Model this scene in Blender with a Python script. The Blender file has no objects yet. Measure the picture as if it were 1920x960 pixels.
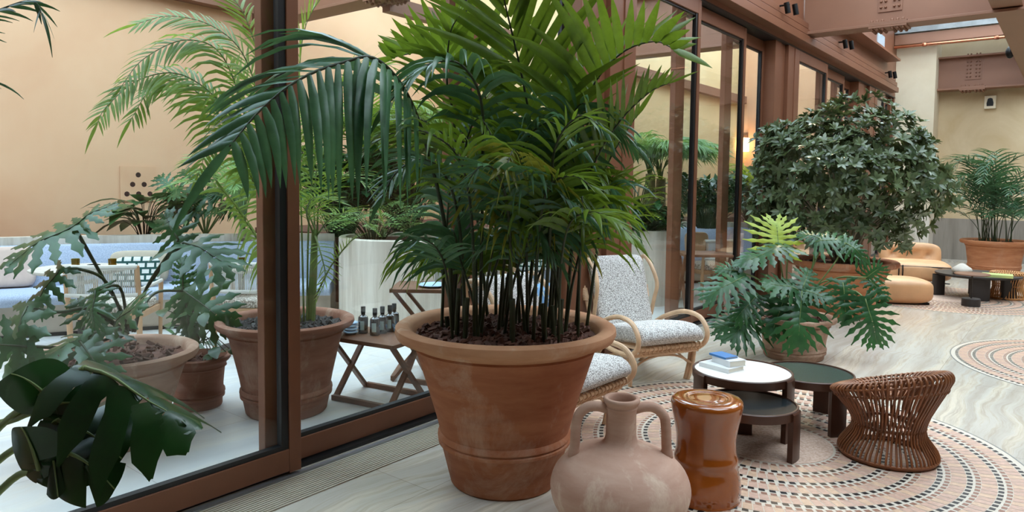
import bpy, bmesh, math, random
from mathutils import Vector, Matrix
random.seed(7)
R = math.radians
COL = bpy.context.scene.collection
V = Vector
# ------------------------------------------------------------------ camera model (photo read as 1920x960)
F, CX, CY, H = 1330.0, 960.0, 425.0, 1.5
YAW, PITCH, ROLL = R(38.346), R(3.54), 0.0117
def cam_basis():
    fx, fy = -math.sin(YAW), math.cos(YAW)
    f = V((fx*math.cos(PITCH), fy*math.cos(PITCH), -math.sin(PITCH)))
    r = V((math.cos(YAW), math.sin(YAW), 0))
    u = V((fx*math.sin(PITCH), fy*math.sin(PITCH), math.cos(PITCH)))
    c, s = math.cos(ROLL), math.sin(ROLL)
    return f, c*r+s*u, c*u-s*r
CF, CR, CU = cam_basis()
def ray(px, py): return CF + CR*((px-CX)/F) - CU*((py-CY)/F)
def at(px, py, t): return V((0, 0, H)) + ray(px, py)*t
def onz(px, py, z=0.0):
    d = ray(px, py); t = (z-H)/d.z; return V((d.x*t, d.y*t, z))
def onx(px, py, x):
    d = ray(px, py); t = x/d.x; return V((x, d.y*t, H+d.z*t))
def ony(px, py, y):
    d = ray(px, py); t = y/d.y; return V((d.x*t, y, H+d.z*t))
cd = bpy.data.cameras.new('camera'); cam = bpy.data.objects.new('camera', cd); COL.objects.link(cam)
cd.sensor_width = 36; cd.lens = F/1920*36; cd.shift_y = -(480-CY)/1920; cd.clip_start = .05; cd.clip_end = 200
m = Matrix((CR, CU, -CF)).transposed().to_4x4(); m.translation = (0, 0, H); cam.matrix_world = m
bpy.context.scene.camera = cam

# ------------------------------------------------------------------ materials
class NT:
    def __init__(s, name):
        s.m = bpy.data.materials.new(name); s.m.use_nodes = True; s.t = s.m.node_tree; s.n = s.t.nodes; s.l = s.t.links
        s.b = s.n['Principled BSDF']; s.out = s.n['Material Output']
    def new(s, t, **k):
        n = s.n.new(t)
        for a, b in k.items(): setattr(n, a, b)
        return n
    def link(s, a, b): s.l.new(a, b)
    def coord(s, scale=(1, 1, 1), rot=(0, 0, 0), obj=True):
        tc = s.new('ShaderNodeTexCoord'); mp = s.new('ShaderNodeMapping')
        mp.inputs['Scale'].default_value = scale; mp.inputs['Rotation'].default_value = rot
        if obj: s.link(tc.outputs['Object'], mp.inputs['Vector'])
        else:
            g = s.new('ShaderNodeNewGeometry'); s.link(g.outputs['Position'], mp.inputs['Vector'])
        return mp.outputs['Vector']
    def noise(s, vec, sc=5, det=4, rough=.55, dist=0):
        n = s.new('ShaderNodeTexNoise'); n.inputs['Scale'].default_value = sc; n.inputs['Detail'].default_value = det
        n.inputs['Roughness'].default_value = rough; n.inputs['Distortion'].default_value = dist
        if vec is not None: s.link(vec, n.inputs['Vector'])
        return n.outputs['Fac']
    def ramp(s, fac, stops, interp='LINEAR'):
        r = s.new('ShaderNodeValToRGB'); cr = r.color_ramp; cr.interpolation = interp
        while len(cr.elements) < len(stops): cr.elements.new(.5)
        for e, (p, c) in zip(cr.elements, stops):
            e.position = p; e.color = (c[0], c[1], c[2], 1) if len(c) == 3 else c
        s.link(fac, r.inputs['Fac']); return r.outputs['Color']
    def mix(s, fac, a, b, bt='MIX'):
        x = s.new('ShaderNodeMix', data_type='RGBA', blend_type=bt)
        for i, v in ((0, fac), (6, a), (7, b)):
            if hasattr(v, 'links'): s.link(v, x.inputs[i])
            elif i == 0: x.inputs[0].default_value = v
            else: x.inputs[i].default_value = (v[0], v[1], v[2], 1)
        return x.outputs[2]
    def bump(s, h, strength=.3, dist=.01):
        b = s.new('ShaderNodeBump'); b.inputs['Strength'].default_value = strength; b.inputs['Distance'].default_value = dist
        s.link(h, b.inputs['Height']); s.link(b.outputs['Normal'], s.b.inputs['Normal'])
def setp(nt, color=None, rough=.5, metal=0, spec=None, sheen=0, coat=0):
    b = nt.b
    if color is not None:
        if hasattr(color, 'links'): nt.link(color, b.inputs['Base Color'])
        else: b.inputs['Base Color'].default_value = (*color, 1)
    b.inputs['Roughness'].default_value = rough; b.inputs['Metallic'].default_value = metal
    if spec is not None: b.inputs['Specular IOR Level'].default_value = spec
    b.inputs['Sheen Weight'].default_value = sheen; b.inputs['Coat Weight'].default_value = coat
def S(r, g, b):   # sRGB 0-255 -> linear
    f = lambda c: (c/255/12.92) if c <= 10 else (((c/255)+.055)/1.055)**2.4
    return (f(r), f(g), f(b))
def simple(name, col, rough=.5, metal=0, var=.0, sc=8, bump=0, **k):
    nt = NT(name)
    if var or bump:
        n = nt.noise(nt.coord(), sc, 5)
        if var:
            a = tuple(c*(1-var) for c in col); b = tuple(min(1, c*(1+var)) for c in col)
            setp(nt, nt.ramp(n, [(.3, a), (.7, b)]), rough, metal, **k)
        else: setp(nt, col, rough, metal, **k)
        if bump: nt.bump(n, bump)
    else: setp(nt, col, rough, metal, **k)
    return nt.m
def leafmat(name, c1, c2, rough=.38, trans=.25, vein=True, back=None):
    nt = NT(name); n = nt.noise(nt.coord(obj=True), 3.0, 3)
    fine = nt.noise(nt.coord((1, 1, 1)), 30, 3)
    col = nt.ramp(n, [(.34, c1), (.66, c2)])
    oi = nt.new('ShaderNodeObjectInfo')
    col = nt.mix(nt.ramp(fine, [(.35, (0, 0, 0)), (.75, (.35, .35, .35))]), col, tuple(min(1, x*1.5) for x in c2))
    setp(nt, col, rough, spec=.5)
    tr = nt.new('ShaderNodeBsdfTranslucent')
    nt.link(nt.mix(.5, col, (min(1, c2[0]*1.9+.01), min(1, c2[1]*1.45+.01), c2[2]*.55)), tr.inputs['Color'])
    mx = nt.new('ShaderNodeMixShader'); mx.inputs[0].default_value = trans
    nt.link(nt.b.outputs[0], mx.inputs[1]); nt.link(tr.outputs[0], mx.inputs[2]); nt.link(mx.outputs[0], nt.out.inputs[0])
    return nt.m
M = {}
def travertine(name, c1, c2, c3, scale=(7, .35, 1), rough=.28, rot=0.0, vein=.5, slabs=True, warp=.7):
    nt = NT(name)
    vec = nt.coord((1, 1, 1), (0, 0, rot), obj=False)
    w = nt.noise(vec, .8, 4, .5); mp = nt.new('ShaderNodeMapping'); mp.inputs['Scale'].default_value = scale
    cmb = nt.new('ShaderNodeVectorMath', operation='MULTIPLY_ADD')
    wc = nt.new('ShaderNodeCombineXYZ'); nt.link(w, wc.inputs[0])
    nt.link(wc.outputs[0], cmb.inputs[0]); cmb.inputs[1].default_value = (warp, 0, 0); nt.link(vec, cmb.inputs[2])
    nt.link(cmb.outputs[0], mp.inputs['Vector'])
    n1 = nt.noise(mp.outputs[0], 1.0, 6, .62); n2 = nt.noise(mp.outputs[0], 4.0, 6, .7)
    col = nt.ramp(n1, [(.28, c1), (.48, c2), (.56, c3), (.72, c2)])
    col = nt.mix(nt.ramp(n2, [(.42, (0, 0, 0)), (.62, (vein, vein, vein))]), col, c1)
    patch = nt.noise(vec, .45, 2)
    col = nt.mix(nt.ramp(patch, [(.4, (0, 0, 0)), (.65, (.35, .35, .35))]), col, c3)
    if slabs:
        br = nt.new('ShaderNodeTexBrick'); br.inputs['Scale'].default_value = 1.0; br.inputs['Mortar Size'].default_value = .0016
        br.inputs['Brick Width'].default_value = 1.6; br.inputs['Row Height'].default_value = .8
        br.inputs['Color1'].default_value = (1, 1, 1, 1); br.inputs['Color2'].default_value = (.93, .93, .92, 1); br.inputs['Mortar'].default_value = (.55, .52, .48, 1)
        sv = nt.coord((1, 1, 1), (0, 0, R(90)), obj=False); nt.link(sv, br.inputs['Vector'])
        col = nt.mix(1.0, col, br.outputs['Color'], 'MULTIPLY')
    setp(nt, col, rough, spec=.45)
    return nt.m
M['trav_in'] = travertine('travertine floor', S(168, 156, 140), S(206, 200, 190), S(222, 210, 190), rough=.2, vein=.7, warp=.45)
M['trav_out'] = travertine('pale travertine floor', S(186, 190, 194), S(222, 224, 224), S(234, 230, 220), scale=(6, .3, 1))
def vtrav(name, c1, c2, sc=9):
    nt = NT(name); v = nt.coord((sc, sc, .5)); n = nt.noise(v, 1.0, 6, .65); n2 = nt.noise(nt.coord((40, 40, 3)), 1, 3)
    col = nt.ramp(n, [(.3, c1), (.6, c2)]); col = nt.mix(nt.ramp(n2, [(.55, (0, 0, 0)), (.75, (.45, .45, .45))]), col, c1)
    setp(nt, col, .5); nt.bump(n2, .15, .005); return nt.m
M['trav_v'] = vtrav('vertical travertine', S(190, 178, 160), S(226, 218, 204))
M['trav_g'] = vtrav('grey travertine', S(120, 112, 102), S(150, 141, 130))
M['concrete'] = simple('bench base stone', S(190, 176, 158), .7, var=.15, sc=4)
def plaster(name, c1, c2, c3=None, sc=1.2):
    nt = NT(name); v = nt.coord(); n = nt.noise(v, sc, 5, .6, .6); n2 = nt.noise(v, 60, 3)
    col = nt.ramp(n, [(.3, c1), (.65, c2)]); setp(nt, col, .85, spec=.2); nt.bump(n2, .12, .004); return nt.m
M['ochre'] = plaster('ochre plaster', S(222, 172, 134), S(232, 188, 150), sc=.7)
M['straw'] = plaster('straw plaster', S(224, 194, 144), S(234, 208, 160), sc=.7)
M['cream'] = plaster('cream plaster', S(220, 206, 178), S(232, 220, 194))
M['beige'] = plaster('beige plaster', S(196, 172, 134), S(214, 194, 160))
M['bronze'] = simple('bronze painted steel', S(130, 84, 60), .42, .2, var=.08, sc=3)
M['bronze_d'] = simple('dark bronze paint', S(92, 60, 44), .45, .2, var=.06, sc=3)
M['beam'] = simple('beam paint', S(138, 98, 76), .5, .1, var=.06, sc=2)
M['gasket'] = simple('black gasket', S(22, 22, 24), .45)
M['copper'] = simple('copper pipe', S(196, 130, 100), .25, 1)
M['black'] = simple('black metal', S(20, 20, 20), .35, .5)
M['grille'] = simple('stone coloured grille', S(178, 168, 150), .5)
M['alu'] = simple('threshold metal', S(190, 195, 200), .3, .8)
def terracotta(name, c1, c2, white=.0, sc=3):
    nt = NT(name); v = nt.coord((1, 1, 5)); n = nt.noise(v, sc, 6, .6); n2 = nt.noise(nt.coord(), 45, 4)
    col = nt.ramp(n, [(.3, c1), (.68, c2)])
    if white:
        n3 = nt.noise(nt.coord((1.3, 1.3, 1)), 2.6, 6, .7, .5)
        w = white
        col = nt.mix(nt.ramp(n3, [(.52, (0, 0, 0)), (.66, (w, w, w))]), col, S(214, 190, 168))
    setp(nt, col, .78, spec=.25); nt.bump(n2, .18, .004)
    return nt.m
M['terra'] = terracotta('terracotta', S(150, 88, 58), S(178, 116, 80), .3)
M['terra2'] = terracotta('aged terracotta', S(150, 112, 92), S(182, 146, 124), .6)
M['terra3'] = terracotta('dark terracotta', S(132, 88, 70), S(158, 114, 94), .3)
M['terra4'] = terracotta('orange terracotta', S(170, 104, 68), S(200, 138, 98), .1)
M['rimt'] = terracotta('pale terracotta rim', S(170, 116, 82), S(200, 150, 114), .45)
M['amph'] = terracotta('pale pink clay', S(168, 126, 106), S(200, 166, 146), .9, 2)
M['glaze'] = simple('amber glaze', S(158, 82, 22), .14, var=.3, sc=2.5, coat=1, bump=.0)
M['bark'] = simple('bark chips', S(92, 56, 42), .85, var=.5, sc=14)
M['gravel'] = simple('dark pebbles', S(72, 70, 68), .8, var=.4, sc=30)
M['kentia'] = leafmat('kentia leaf', S(50, 80, 28), S(104, 136, 48), .34, .42)
M['kentia_sheen'] = leafmat('kentia leaf sky sheen', S(44, 80, 58), S(74, 116, 80), .30, .22)  # blue-green base colour stands in for sky sheen on the leaves
M['kentia_y'] = leafmat('yellowing kentia leaf', S(84, 96, 34), S(140, 146, 66), .36, .4)
M['areca'] = leafmat('areca leaf', S(74, 116, 50), S(132, 164, 78), .42, .38)
M['philo'] = leafmat('philodendron leaf', S(26, 62, 40), S(52, 98, 52), .32, .2)
M['monst'] = leafmat('monstera leaf', S(12, 40, 18), S(28, 64, 28), .28, .12)
M['shrub'] = leafmat('shrub leaf', S(50, 70, 46), S(104, 120, 84), .24, .12)
M['fern'] = leafmat('fern leaf', S(86, 134, 88), S(146, 180, 118), .45, .38)
M['acacia'] = leafmat('yellow green leaf', S(130, 160, 50), S(176, 196, 80), .45, .35)
M['broad'] = leafmat('broad dark leaf', S(34, 66, 40), S(64, 98, 54), .35, .15)
M['stem'] = simple('green stem', S(50, 66, 34), .5, var=.35, sc=12)
M['stem_d'] = simple('dark stem', S(48, 56, 30), .55, var=.4, sc=12)
M['stem_l'] = simple('light green stem', S(110, 130, 76), .5, var=.2, sc=12)
M['trunk'] = simple('palm trunk', S(150, 140, 118), .8, var=.35, sc=14, bump=.4)
M['wood_d'] = simple('dark walnut', S(74, 44, 30), .35, var=.25, sc=4)
M['wood_m'] = simple('brown teak', S(116, 78, 54), .5, var=.25, sc=5)
M['wood_l'] = simple('pale oak', S(196, 156, 118), .5, var=.12, sc=6)
M['rattan'] = simple('pale rattan', S(212, 176, 140), .38, var=.18, sc=10)
M['rattan_b'] = simple('brown rattan', S(132, 80, 46), .4, var=.3, sc=12)
M['rattan_h'] = simple('honey rattan', S(196, 140, 84), .45, var=.25, sc=12)
M['green_top'] = simple('dark green tabletop', S(44, 60, 54), .25)
M['white_top'] = simple('white tabletop', S(236, 232, 224), .3)
M['black_top'] = simple('black tabletop', S(26, 32, 34), .25)
M['dark'] = simple('dark stone', S(46, 42, 40), .5, var=.2, sc=6)
M['leather'] = simple('tan leather', S(214, 164, 118), .45, var=.1, sc=5, bump=.08)
M['white'] = simple('white ceramic', S(230, 232, 232), .25)
M['paper'] = simple('book paper', S(226, 220, 204), .8)
M['stone'] = simple('pale stone', S(202, 194, 182), .7, var=.12, sc=8)
M['pink'] = simple('blush cushion', S(214, 190, 176), .9, var=.06, sc=20)
M['beigec'] = simple('sand cushion', S(196, 184, 164), .9, var=.06, sc=20)
M['rope'] = simple('pale rope', S(206, 202, 192), .8)
M['teal'] = simple('dark teal ceramic', S(30, 62, 66), .25)
M['peach'] = simple('peach wood', S(222, 178, 138), .4)
M['bluecover'] = simple('blue book cover', S(62, 120, 178), .5)
M['greencover'] = simple('green book cover', S(186, 198, 124), .5)
M['cream_c'] = simple('cream cover', S(228, 216, 180), .6)
M['bottle'] = simple('dark bottle glass', S(34, 26, 20), .08, coat=1)
M['label'] = simple('pale blue bottle label', S(176, 206, 206), .6)
M['bluecloth'] = simple('light blue napkin', S(150, 190, 224), .8)
M['bluedish'] = simple('light blue dish', S(176, 206, 230), .3)
def speckle(name, c1, c2, sc=90, thr=(.46, .56)):
    nt = NT(name); n = nt.noise(nt.coord(), sc, 2, .6); setp(nt, nt.ramp(n, [(thr[0], c1), (thr[1], c2)]), .92, spec=.1); nt.bump(n, .2, .004); return nt.m
M['boucle'] = speckle('grey white speckled cushion', S(128, 122, 116), S(232, 230, 226), 150, (.40, .56))
M['bluefab'] = speckle('blue grey weave', S(150, 162, 184), S(196, 208, 226), 170, (.35, .65))
M['wovenseat'] = speckle('woven cream seat', S(150, 140, 126), S(228, 220, 208), 70)
M['granite'] = speckle('terrazzo disc', S(190, 160, 140), S(210, 184, 166), 60, (.4, .6))
nt = NT('green white geometric print')
br = nt.new('ShaderNodeTexBrick'); br.inputs['Scale'].default_value = 1; br.inputs['Brick Width'].default_value = .085; br.inputs['Row Height'].default_value = .06; br.inputs['Mortar Size'].default_value = .011
br.inputs['Color1'].default_value = (*S(232, 234, 228), 1); br.inputs['Color2'].default_value = (*S(222, 226, 222), 1); br.inputs['Mortar'].default_value = (*S(22, 74, 70), 1)
sx = nt.new('ShaderNodeSeparateXYZ'); cx_ = nt.new('ShaderNodeCombineXYZ'); nt.link(nt.coord(), sx.inputs[0]); nt.link(sx.outputs[0], cx_.inputs[0]); nt.link(sx.outputs[2], cx_.inputs[1]); nt.link(cx_.outputs[0], br.inputs['Vector'])
setp(nt, br.outputs['Color'], .9); M['geo'] = nt.m
def glassmat(name, tint=(.95, .97, .96), refl=1.0, ior=1.5):
    nt = NT(name); nt.n.remove(nt.b); tr = nt.new('ShaderNodeBsdfTransparent'); tr.inputs[0].default_value = (*tint, 1)
    gl = nt.new('ShaderNodeBsdfGlossy'); gl.inputs['Roughness'].default_value = .01; gl.inputs['Color'].default_value = (refl, refl, refl, 1)
    lw = nt.new('ShaderNodeLayerWeight'); lw.inputs[0].default_value = .5; pw = nt.new('ShaderNodeMath', operation='POWER'); pw.inputs[1].default_value = 4.5
    nt.link(lw.outputs['Facing'], pw.inputs[0]); ma = nt.new('ShaderNodeMath', operation='MULTIPLY_ADD'); ma.inputs[1].default_value = .6; ma.inputs[2].default_value = .035
    nt.link(pw.outputs[0], ma.inputs[0]); mx = nt.new('ShaderNodeMixShader'); nt.link(ma.outputs[0], mx.inputs[0]); nt.link(tr.outputs[0], mx.inputs[1]); nt.link(gl.outputs[0], mx.inputs[2]); nt.link(mx.outputs[0], nt.out.inputs[0]); return nt.m
M['glass'] = glassmat('window glass', ior=1.5)
M['yglass'] = glassmat('olive yellow glass', (.62, .52, .12))
M['cglass'] = glassmat('clear glass', (.9, .94, .96))
M['lampglow'] = NT('lit lampshade').m
_b = M['lampglow'].node_tree.nodes['Principled BSDF']; _b.inputs['Base Color'].default_value = (1, .8, .5, 1); _b.inputs['Emission Color'].default_value = (1, .72, .38, 1); _b.inputs['Emission Strength'].default_value = 6

# ------------------------------------------------------------------ mesh builder
def smooth_path(pts, n=8):
    P = [V(p) for p in pts]
    if len(P) < 3: return [P[0].lerp(P[-1], i/n) for i in range(n+1)]
    out = []
    Q = [P[0]*2-P[1]] + P + [P[-1]*2-P[-2]]
    for i in range(1, len(Q)-2):
        a, b, c, d = Q[i-1], Q[i], Q[i+1], Q[i+2]
        for k in range(n):
            t = k/n
            out.append(.5*((2*b)+(c-a)*t+(2*a-5*b+4*c-d)*t*t+(3*b-a-3*c+d)*t*t*t))
    out.append(P[-1]); return out
class MB:
    def __init__(s): s.v = []; s.f = []; s.mi = []; s.sm = []
    def add(s, vs, fs, mi=0, smooth=True):
        b = len(s.v); s.v += [tuple(v) for v in vs]
        for f in fs: s.f.append(tuple(b+i for i in f)); s.mi.append(mi); s.sm.append(smooth)
        return s
    def box(s, x0, x1, y0, y1, z0, z1, mi=0):
        vs = [(x, y, z) for z in (z0, z1) for y in (y0, y1) for x in (x0, x1)]
        return s.add(vs, [(0, 2, 3, 1), (4, 5, 7, 6), (0, 1, 5, 4), (2, 6, 7, 3), (0, 4, 6, 2), (1, 3, 7, 5)], mi, False)
    def bar(s, a, b, w, h, up=(0, 0, 1), mi=0):
        a, b = V(a), V(b); d = (b-a).normalized(); up = V(up)
        x = d.cross(up)
        if x.length < 1e-4: x = d.cross(V((1, 0, 0)))
        x.normalize(); y = x.cross(d)
        vs = [p + x*sx*w/2 + y*sy*h/2 for p in (a, b) for sx, sy in ((-1, -1), (1, -1), (1, 1), (-1, 1))]
        return s.add(vs, [(0, 1, 2, 3), (7, 6, 5, 4), (0, 4, 5, 1), (1, 5, 6, 2), (2, 6, 7, 3), (3, 7, 4, 0)], mi, False)
    def tube(s, pts, r, n=8, mi=0, caps=True, closed=False):
        P = [V(p) for p in pts]; k = len(P); vs = []; fs = []
        rr = (lambda t: r) if not callable(r) else r
        prev = None
        for i, p in enumerate(P):
            if closed: t = (P[(i+1) % k]-P[i-1])
            else: t = (P[min(i+1, k-1)]-P[max(i-1, 0)])
            t = t.normalized() if t.length > 1e-9 else V((0, 0, 1))
            if prev is None:
                a = t.orthogonal().normalized()
            else:
                a = prev-t*prev.dot(t)
                a = a.normalized() if a.length > 1e-6 else t.orthogonal().normalized()
            prev = a; b = t.cross(a); q = rr(i/max(1, k-1))
            for j in range(n):
                an = 2*math.pi*j/n; vs.append(p+a*math.cos(an)*q+b*math.sin(an)*q)
        for i in range(k if closed else k-1):
            for j in range(n):
                a0 = i*n+j; a1 = i*n+(j+1) % n; b0 = ((i+1) % k)*n+j; b1 = ((i+1) % k)*n+(j+1) % n
                fs.append((a0, a1, b1, b0))
        if caps and not closed: fs += [tuple(range(n-1, -1, -1)), tuple((k-1)*n+j for j in range(n))]
        return s.add(vs, fs, mi)
    def lathe(s, prof, c=(0, 0, 0), n=48, mi=0, wob=0, a0=0, a1=None, sy=1.0):
        c = V(c); vs = []; fs = []; full = a1 is None; a1 = 2*math.pi if full else a1
        m_ = n if full else n+1
        for i in range(m_):
            a = a0+(a1-a0)*i/n
            for k, (r, z) in enumerate(prof):
                q = r*(1+wob*math.sin(3*a+z*9)) if wob else r
                vs.append(c+V((q*math.cos(a), q*math.sin(a)*sy, z)))
        L = len(prof)
        for i in range(n):
            j = (i+1) % m_
            for k in range(L-1):
                fs.append((i*L+k, j*L+k, j*L+k+1, i*L+k+1))
        return s.add(vs, fs, mi)
    def disc(s, c, r, n=48, mi=0, sy=1.0):
        c = V(c); return s.add([c+V((r*math.cos(2*math.pi*i/n), r*sy*math.sin(2*math.pi*i/n), 0)) for i in range(n)], [tuple(range(n))], mi, False)
    def leaf(s, p, d, nrm, L, W, seg=3, bend=.3, fold=.15, mi=0):
        """oval pointed leaf: three verts across"""
        d = V(d).normalized(); x = d.cross(V(nrm))
        if x.length < 1e-4: x = d.orthogonal()
        x.normalize(); up = x.cross(d).normalized(); vs = []; fs = []; p = V(p)
        for i in range(seg+1):
            t = i/seg; w = W*.5*math.sin(math.pi*min(1, (t*.92+.06)))**.8 if 0 < i < seg else W*.03
            q = p+d*L*t - up*(bend*L*t*t); vs += [q-x*w+up*fold*w, q, q+x*w+up*fold*w]
        for i in range(seg):
            a = i*3; fs += [(a, a+1, a+4, a+3), (a+1, a+2, a+5, a+4)]
        return s.add(vs, fs, mi)
    def build(s, name, mat, parent=None, world=True, bevel=0, angle=35, loc=None, solid=0, subd=0):
        me = bpy.data.meshes.new(name)
        off = V((0, 0, 0))
        if world and parent is not None: off = ORIG.get(parent.name, V((0, 0, 0)))
        if loc is not None and parent is None and world: off = V(loc)
        me.from_pydata([tuple(V(v)-off) for v in s.v], [], s.f)
        me.polygons.foreach_set('use_smooth', s.sm); me.polygons.foreach_set('material_index', s.mi)
        for m_ in (mat if isinstance(mat, (list, tuple)) else [mat]): me.materials.append(m_)
        me.update()
        if angle and any(s.sm) and len(s.f) < 60000: me.set_sharp_from_angle(angle=R(angle))
        o = bpy.data.objects.new(name, me); COL.objects.link(o)
        if parent is not None: o.parent = parent; ORIG[o.name] = ORIG.get(parent.name, V((0, 0, 0)))
        elif loc is not None: o.location = loc
        if bevel:
            b = o.modifiers.new('bevel', 'BEVEL'); b.width = bevel; b.segments = 2; b.limit_method = 'ANGLE'
        if solid:
            b = o.modifiers.new('solid', 'SOLIDIFY'); b.thickness = solid; b.offset = 0
        if subd:
            b = o.modifiers.new('sub', 'SUBSURF'); b.levels = subd; b.render_levels = subd
        return o
ORIG = {}
def tag(o, label, cat, group=None, kind=None):
    o['label'] = label; o['category'] = cat
    if group: o['group'] = group
    if kind: o['kind'] = kind
    return o
def thing(name, label, cat, loc=(0, 0, 0), rz=0, group=None):
    o = bpy.data.objects.new(name, None); COL.objects.link(o); o.location = loc; o.rotation_euler = (0, 0, rz)
    o.empty_display_size = .1
    ORIG[o.name] = V(loc)
    return tag(o, label, cat, group)
def struct(name, mb, mat, label=None, bevel=0, **k):
    o = mb.build(name, mat, None, bevel=bevel, **k); o['kind'] = 'structure'
    if label: o['label'] = label
    return o
def copy_tree(o, loc, rz=None, label=None):
    c = o.copy(); COL.objects.link(c); c.location = loc
    if rz is not None: c.rotation_euler = (0, 0, rz)
    if label: c['label'] = label
    ORIG[c.name] = V(loc)
    for ch in o.children:
        d = ch.copy(); COL.objects.link(d); d.parent = c
        for g in ch.children:
            e = g.copy(); COL.objects.link(e); e.parent = d
    return c
# ================================================================== the setting
XW = -3.1                                     # plane of the glass wall
struct('floor_lounge', MB().box(-3.3, 3.6, -3, 17.6, -.1, 0), M['trav_in'], 'honed cream travertine floor of the lounge')
struct('floor_courtyard', MB().box(-9.4, -3.3, -3, 17.6, -.1, 0), M['trav_out'], 'pale travertine floor of the courtyard')
g = MB()
for i in range(13): g.box(-3.02+i*.019, -3.02+i*.019+.011, -3, 16.8, .0, .006)
struct('floor_grille', g, M['grille'], 'linear convector grille in the floor along the glass wall')
struct('trim_1', MB().box(-3.06, -3.03, -3, 16.8, 0, .012), M['alu'], 'metal edge strip of the floor grille')
struct('trim_2', MB().box(-3.34, -3.10, -3, 16.8, 0, .02), M['gasket'], 'dark sliding door track')
# mosaic rounds
def mosaic(c, name, lab):
    mb = MB(); c = V(c); z = .0022; Ro = 1.262
    mb.disc(c+V((0, 0, .0012)), 1.30, 128, 0); mb.disc(c+V((0, 0, .0030)), .338, 64, 3)
    # thin dark outline
    for i in range(128):
        a, b = 2*math.pi*i/128, 2*math.pi*(i+1)/128
        mb.add([c+V((r*math.cos(t), r*math.sin(t), z)) for r, t in ((1.296, a), (1.303, a), (1.303, b), (1.296, b))], [(0, 1, 2, 3)], 4, False)
    def quad(r0, r1, a0, a1, sk, mi):
        mb.add([c+V((r*math.cos(t), r*math.sin(t), z)) for r, t in ((r0, a0), (r1, a0+sk*(r1-r0)), (r1, a1+sk*(r1-r0)), (r0, a1))], [(0, 1, 2, 3)], mi, False)
    for k in range(7):
        ro = Ro-k*.132; n = int(2*math.pi*(ro-.05)/.048); da = 2*math.pi/n
        for i in range(n):
            a = i*da + k*.37; sk = .16/ro
            g0 = .14*da
            quad(ro-.024, ro, a+g0*1.5, a+da-g0*1.5, sk, 2)
            quad(ro-.094, ro-.027, a+g0*.35, a+da-g0*.35, sk, 1 if (i*7+k) % 3 else 5)
            quad(ro-.120, ro-.097, a+g0*1.3, a+da-g0*1.3, sk, 6)
    return struct(name, mb, MOS, lab, angle=0)
MOS = [simple('mosaic cream', S(208, 197, 180), .4), simple('mosaic blush', S(200, 164, 144), .4, var=.14, sc=40), simple('mosaic black', S(38, 34, 34), .35), M['granite'],
       simple('mosaic outline', S(120, 122, 118), .4), simple('mosaic sand', S(208, 174, 146), .4, var=.14, sc=40), simple('mosaic brown', S(150, 108, 88), .4)]
mosaic((-1.33, 4.15, 0), 'floor_mosaic', 'round blush and black mosaic inlay under the nesting tables')
mosaic((.47, 7.67, 0), 'floor_mosaic', 'round mosaic inlay at the right edge, bare')
mosaic((-1.30, 11.2, 0), 'floor_mosaic', 'round mosaic inlay under the far low table')

# glass wall ------------------------------------------------------------
def stile(y0, y1, x, name='trim', label='bronze door stile'): pass
panels = [(-2.6, -.55, 0), (-.7, .55, 1), (.42, 2.130, 0), (1.98, 3.592, 1), (3.398, 4.80, 2), (5.36, 6.904, 0), (6.54, 8.412, 1), (8.017, 9.30, 2), (9.98, 11.6, 0), (11.5, 12.98, 1), (12.7, 13.75, 2), (14.9, 15.8, 0), (15.7, 16.6, 1)]
tr = [-3.075, -3.165, -3.255]
for i, (y0, y1, k) in enumerate(panels):
    x = tr[k]; T = thing('sliding_glass_door', '', 'door', (x, (y0+y1)/2, .02))
    T['kind'] = 'structure'; T.name = 'door_%d' % (i+1)
    ORIG[T.name] = V((x, (y0+y1)/2, .02)); del T['category']
    T['label'] = 'bronze framed sliding glass panel of the courtyard wall'
    w = .06; zt = 3.36
    MB().box(x-w/2, x+w/2, y1-.07, y1, .02 if k == 0 else .03, zt).build('frame', M['bronze'], T, bevel=.004)
    MB().box(x-w/2, x+w/2, y0, y0+.20, .03, zt).build('frame', M['bronze'], T, bevel=.004)
    MB().box(x-w/2, x+w/2, y0+.20, y1-.07, .03, .145).build('rail', M['bronze'], T, bevel=.004)
    MB().box(x-w/2, x+w/2, y0+.20, y1-.07, 3.22, zt).build('rail', M['bronze'], T, bevel=.004)
    q = MB(); q.box(x-.016, x+.022, y1-.110, y1-.07, .145, 3.22); q.box(x-.016, x+.014, y0+.20, y0+.215, .145, 3.22)
    q.box(x-.016, x+.022, y0+.215, y1-.110, .145, .168); q.box(x-.016, x+.014, y0+.215, y1-.110, 3.2, 3.22)
    q.build('gasket', M['gasket'], T)
    MB().box(x-.006, x+.002, y0+.215, y1-.110, .168, 3.2).build('pane', M['glass'], T)
# fixed posts
for i, (y0, y1) in enumerate([(4.74, 5.394), (9.30, 10.0), (13.76, 14.9), (16.55, 16.8)]):
    p = MB(); ym = y0+(y1-y0)*.33; yn = y0+(y1-y0)*.62
    p.box(-3.30, -3.085, y0, ym-.006, 0, 3.4); p.box(-3.30, -3.10, ym, yn-.006, 0, 3.4); p.box(-3.30, -3.055, yn, y1, 0, 3.4)
    struct('pillar_%d' % (i+1), p, M['bronze'], 'bronze clad steel post between sliding glass bays', bevel=.004)
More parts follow.
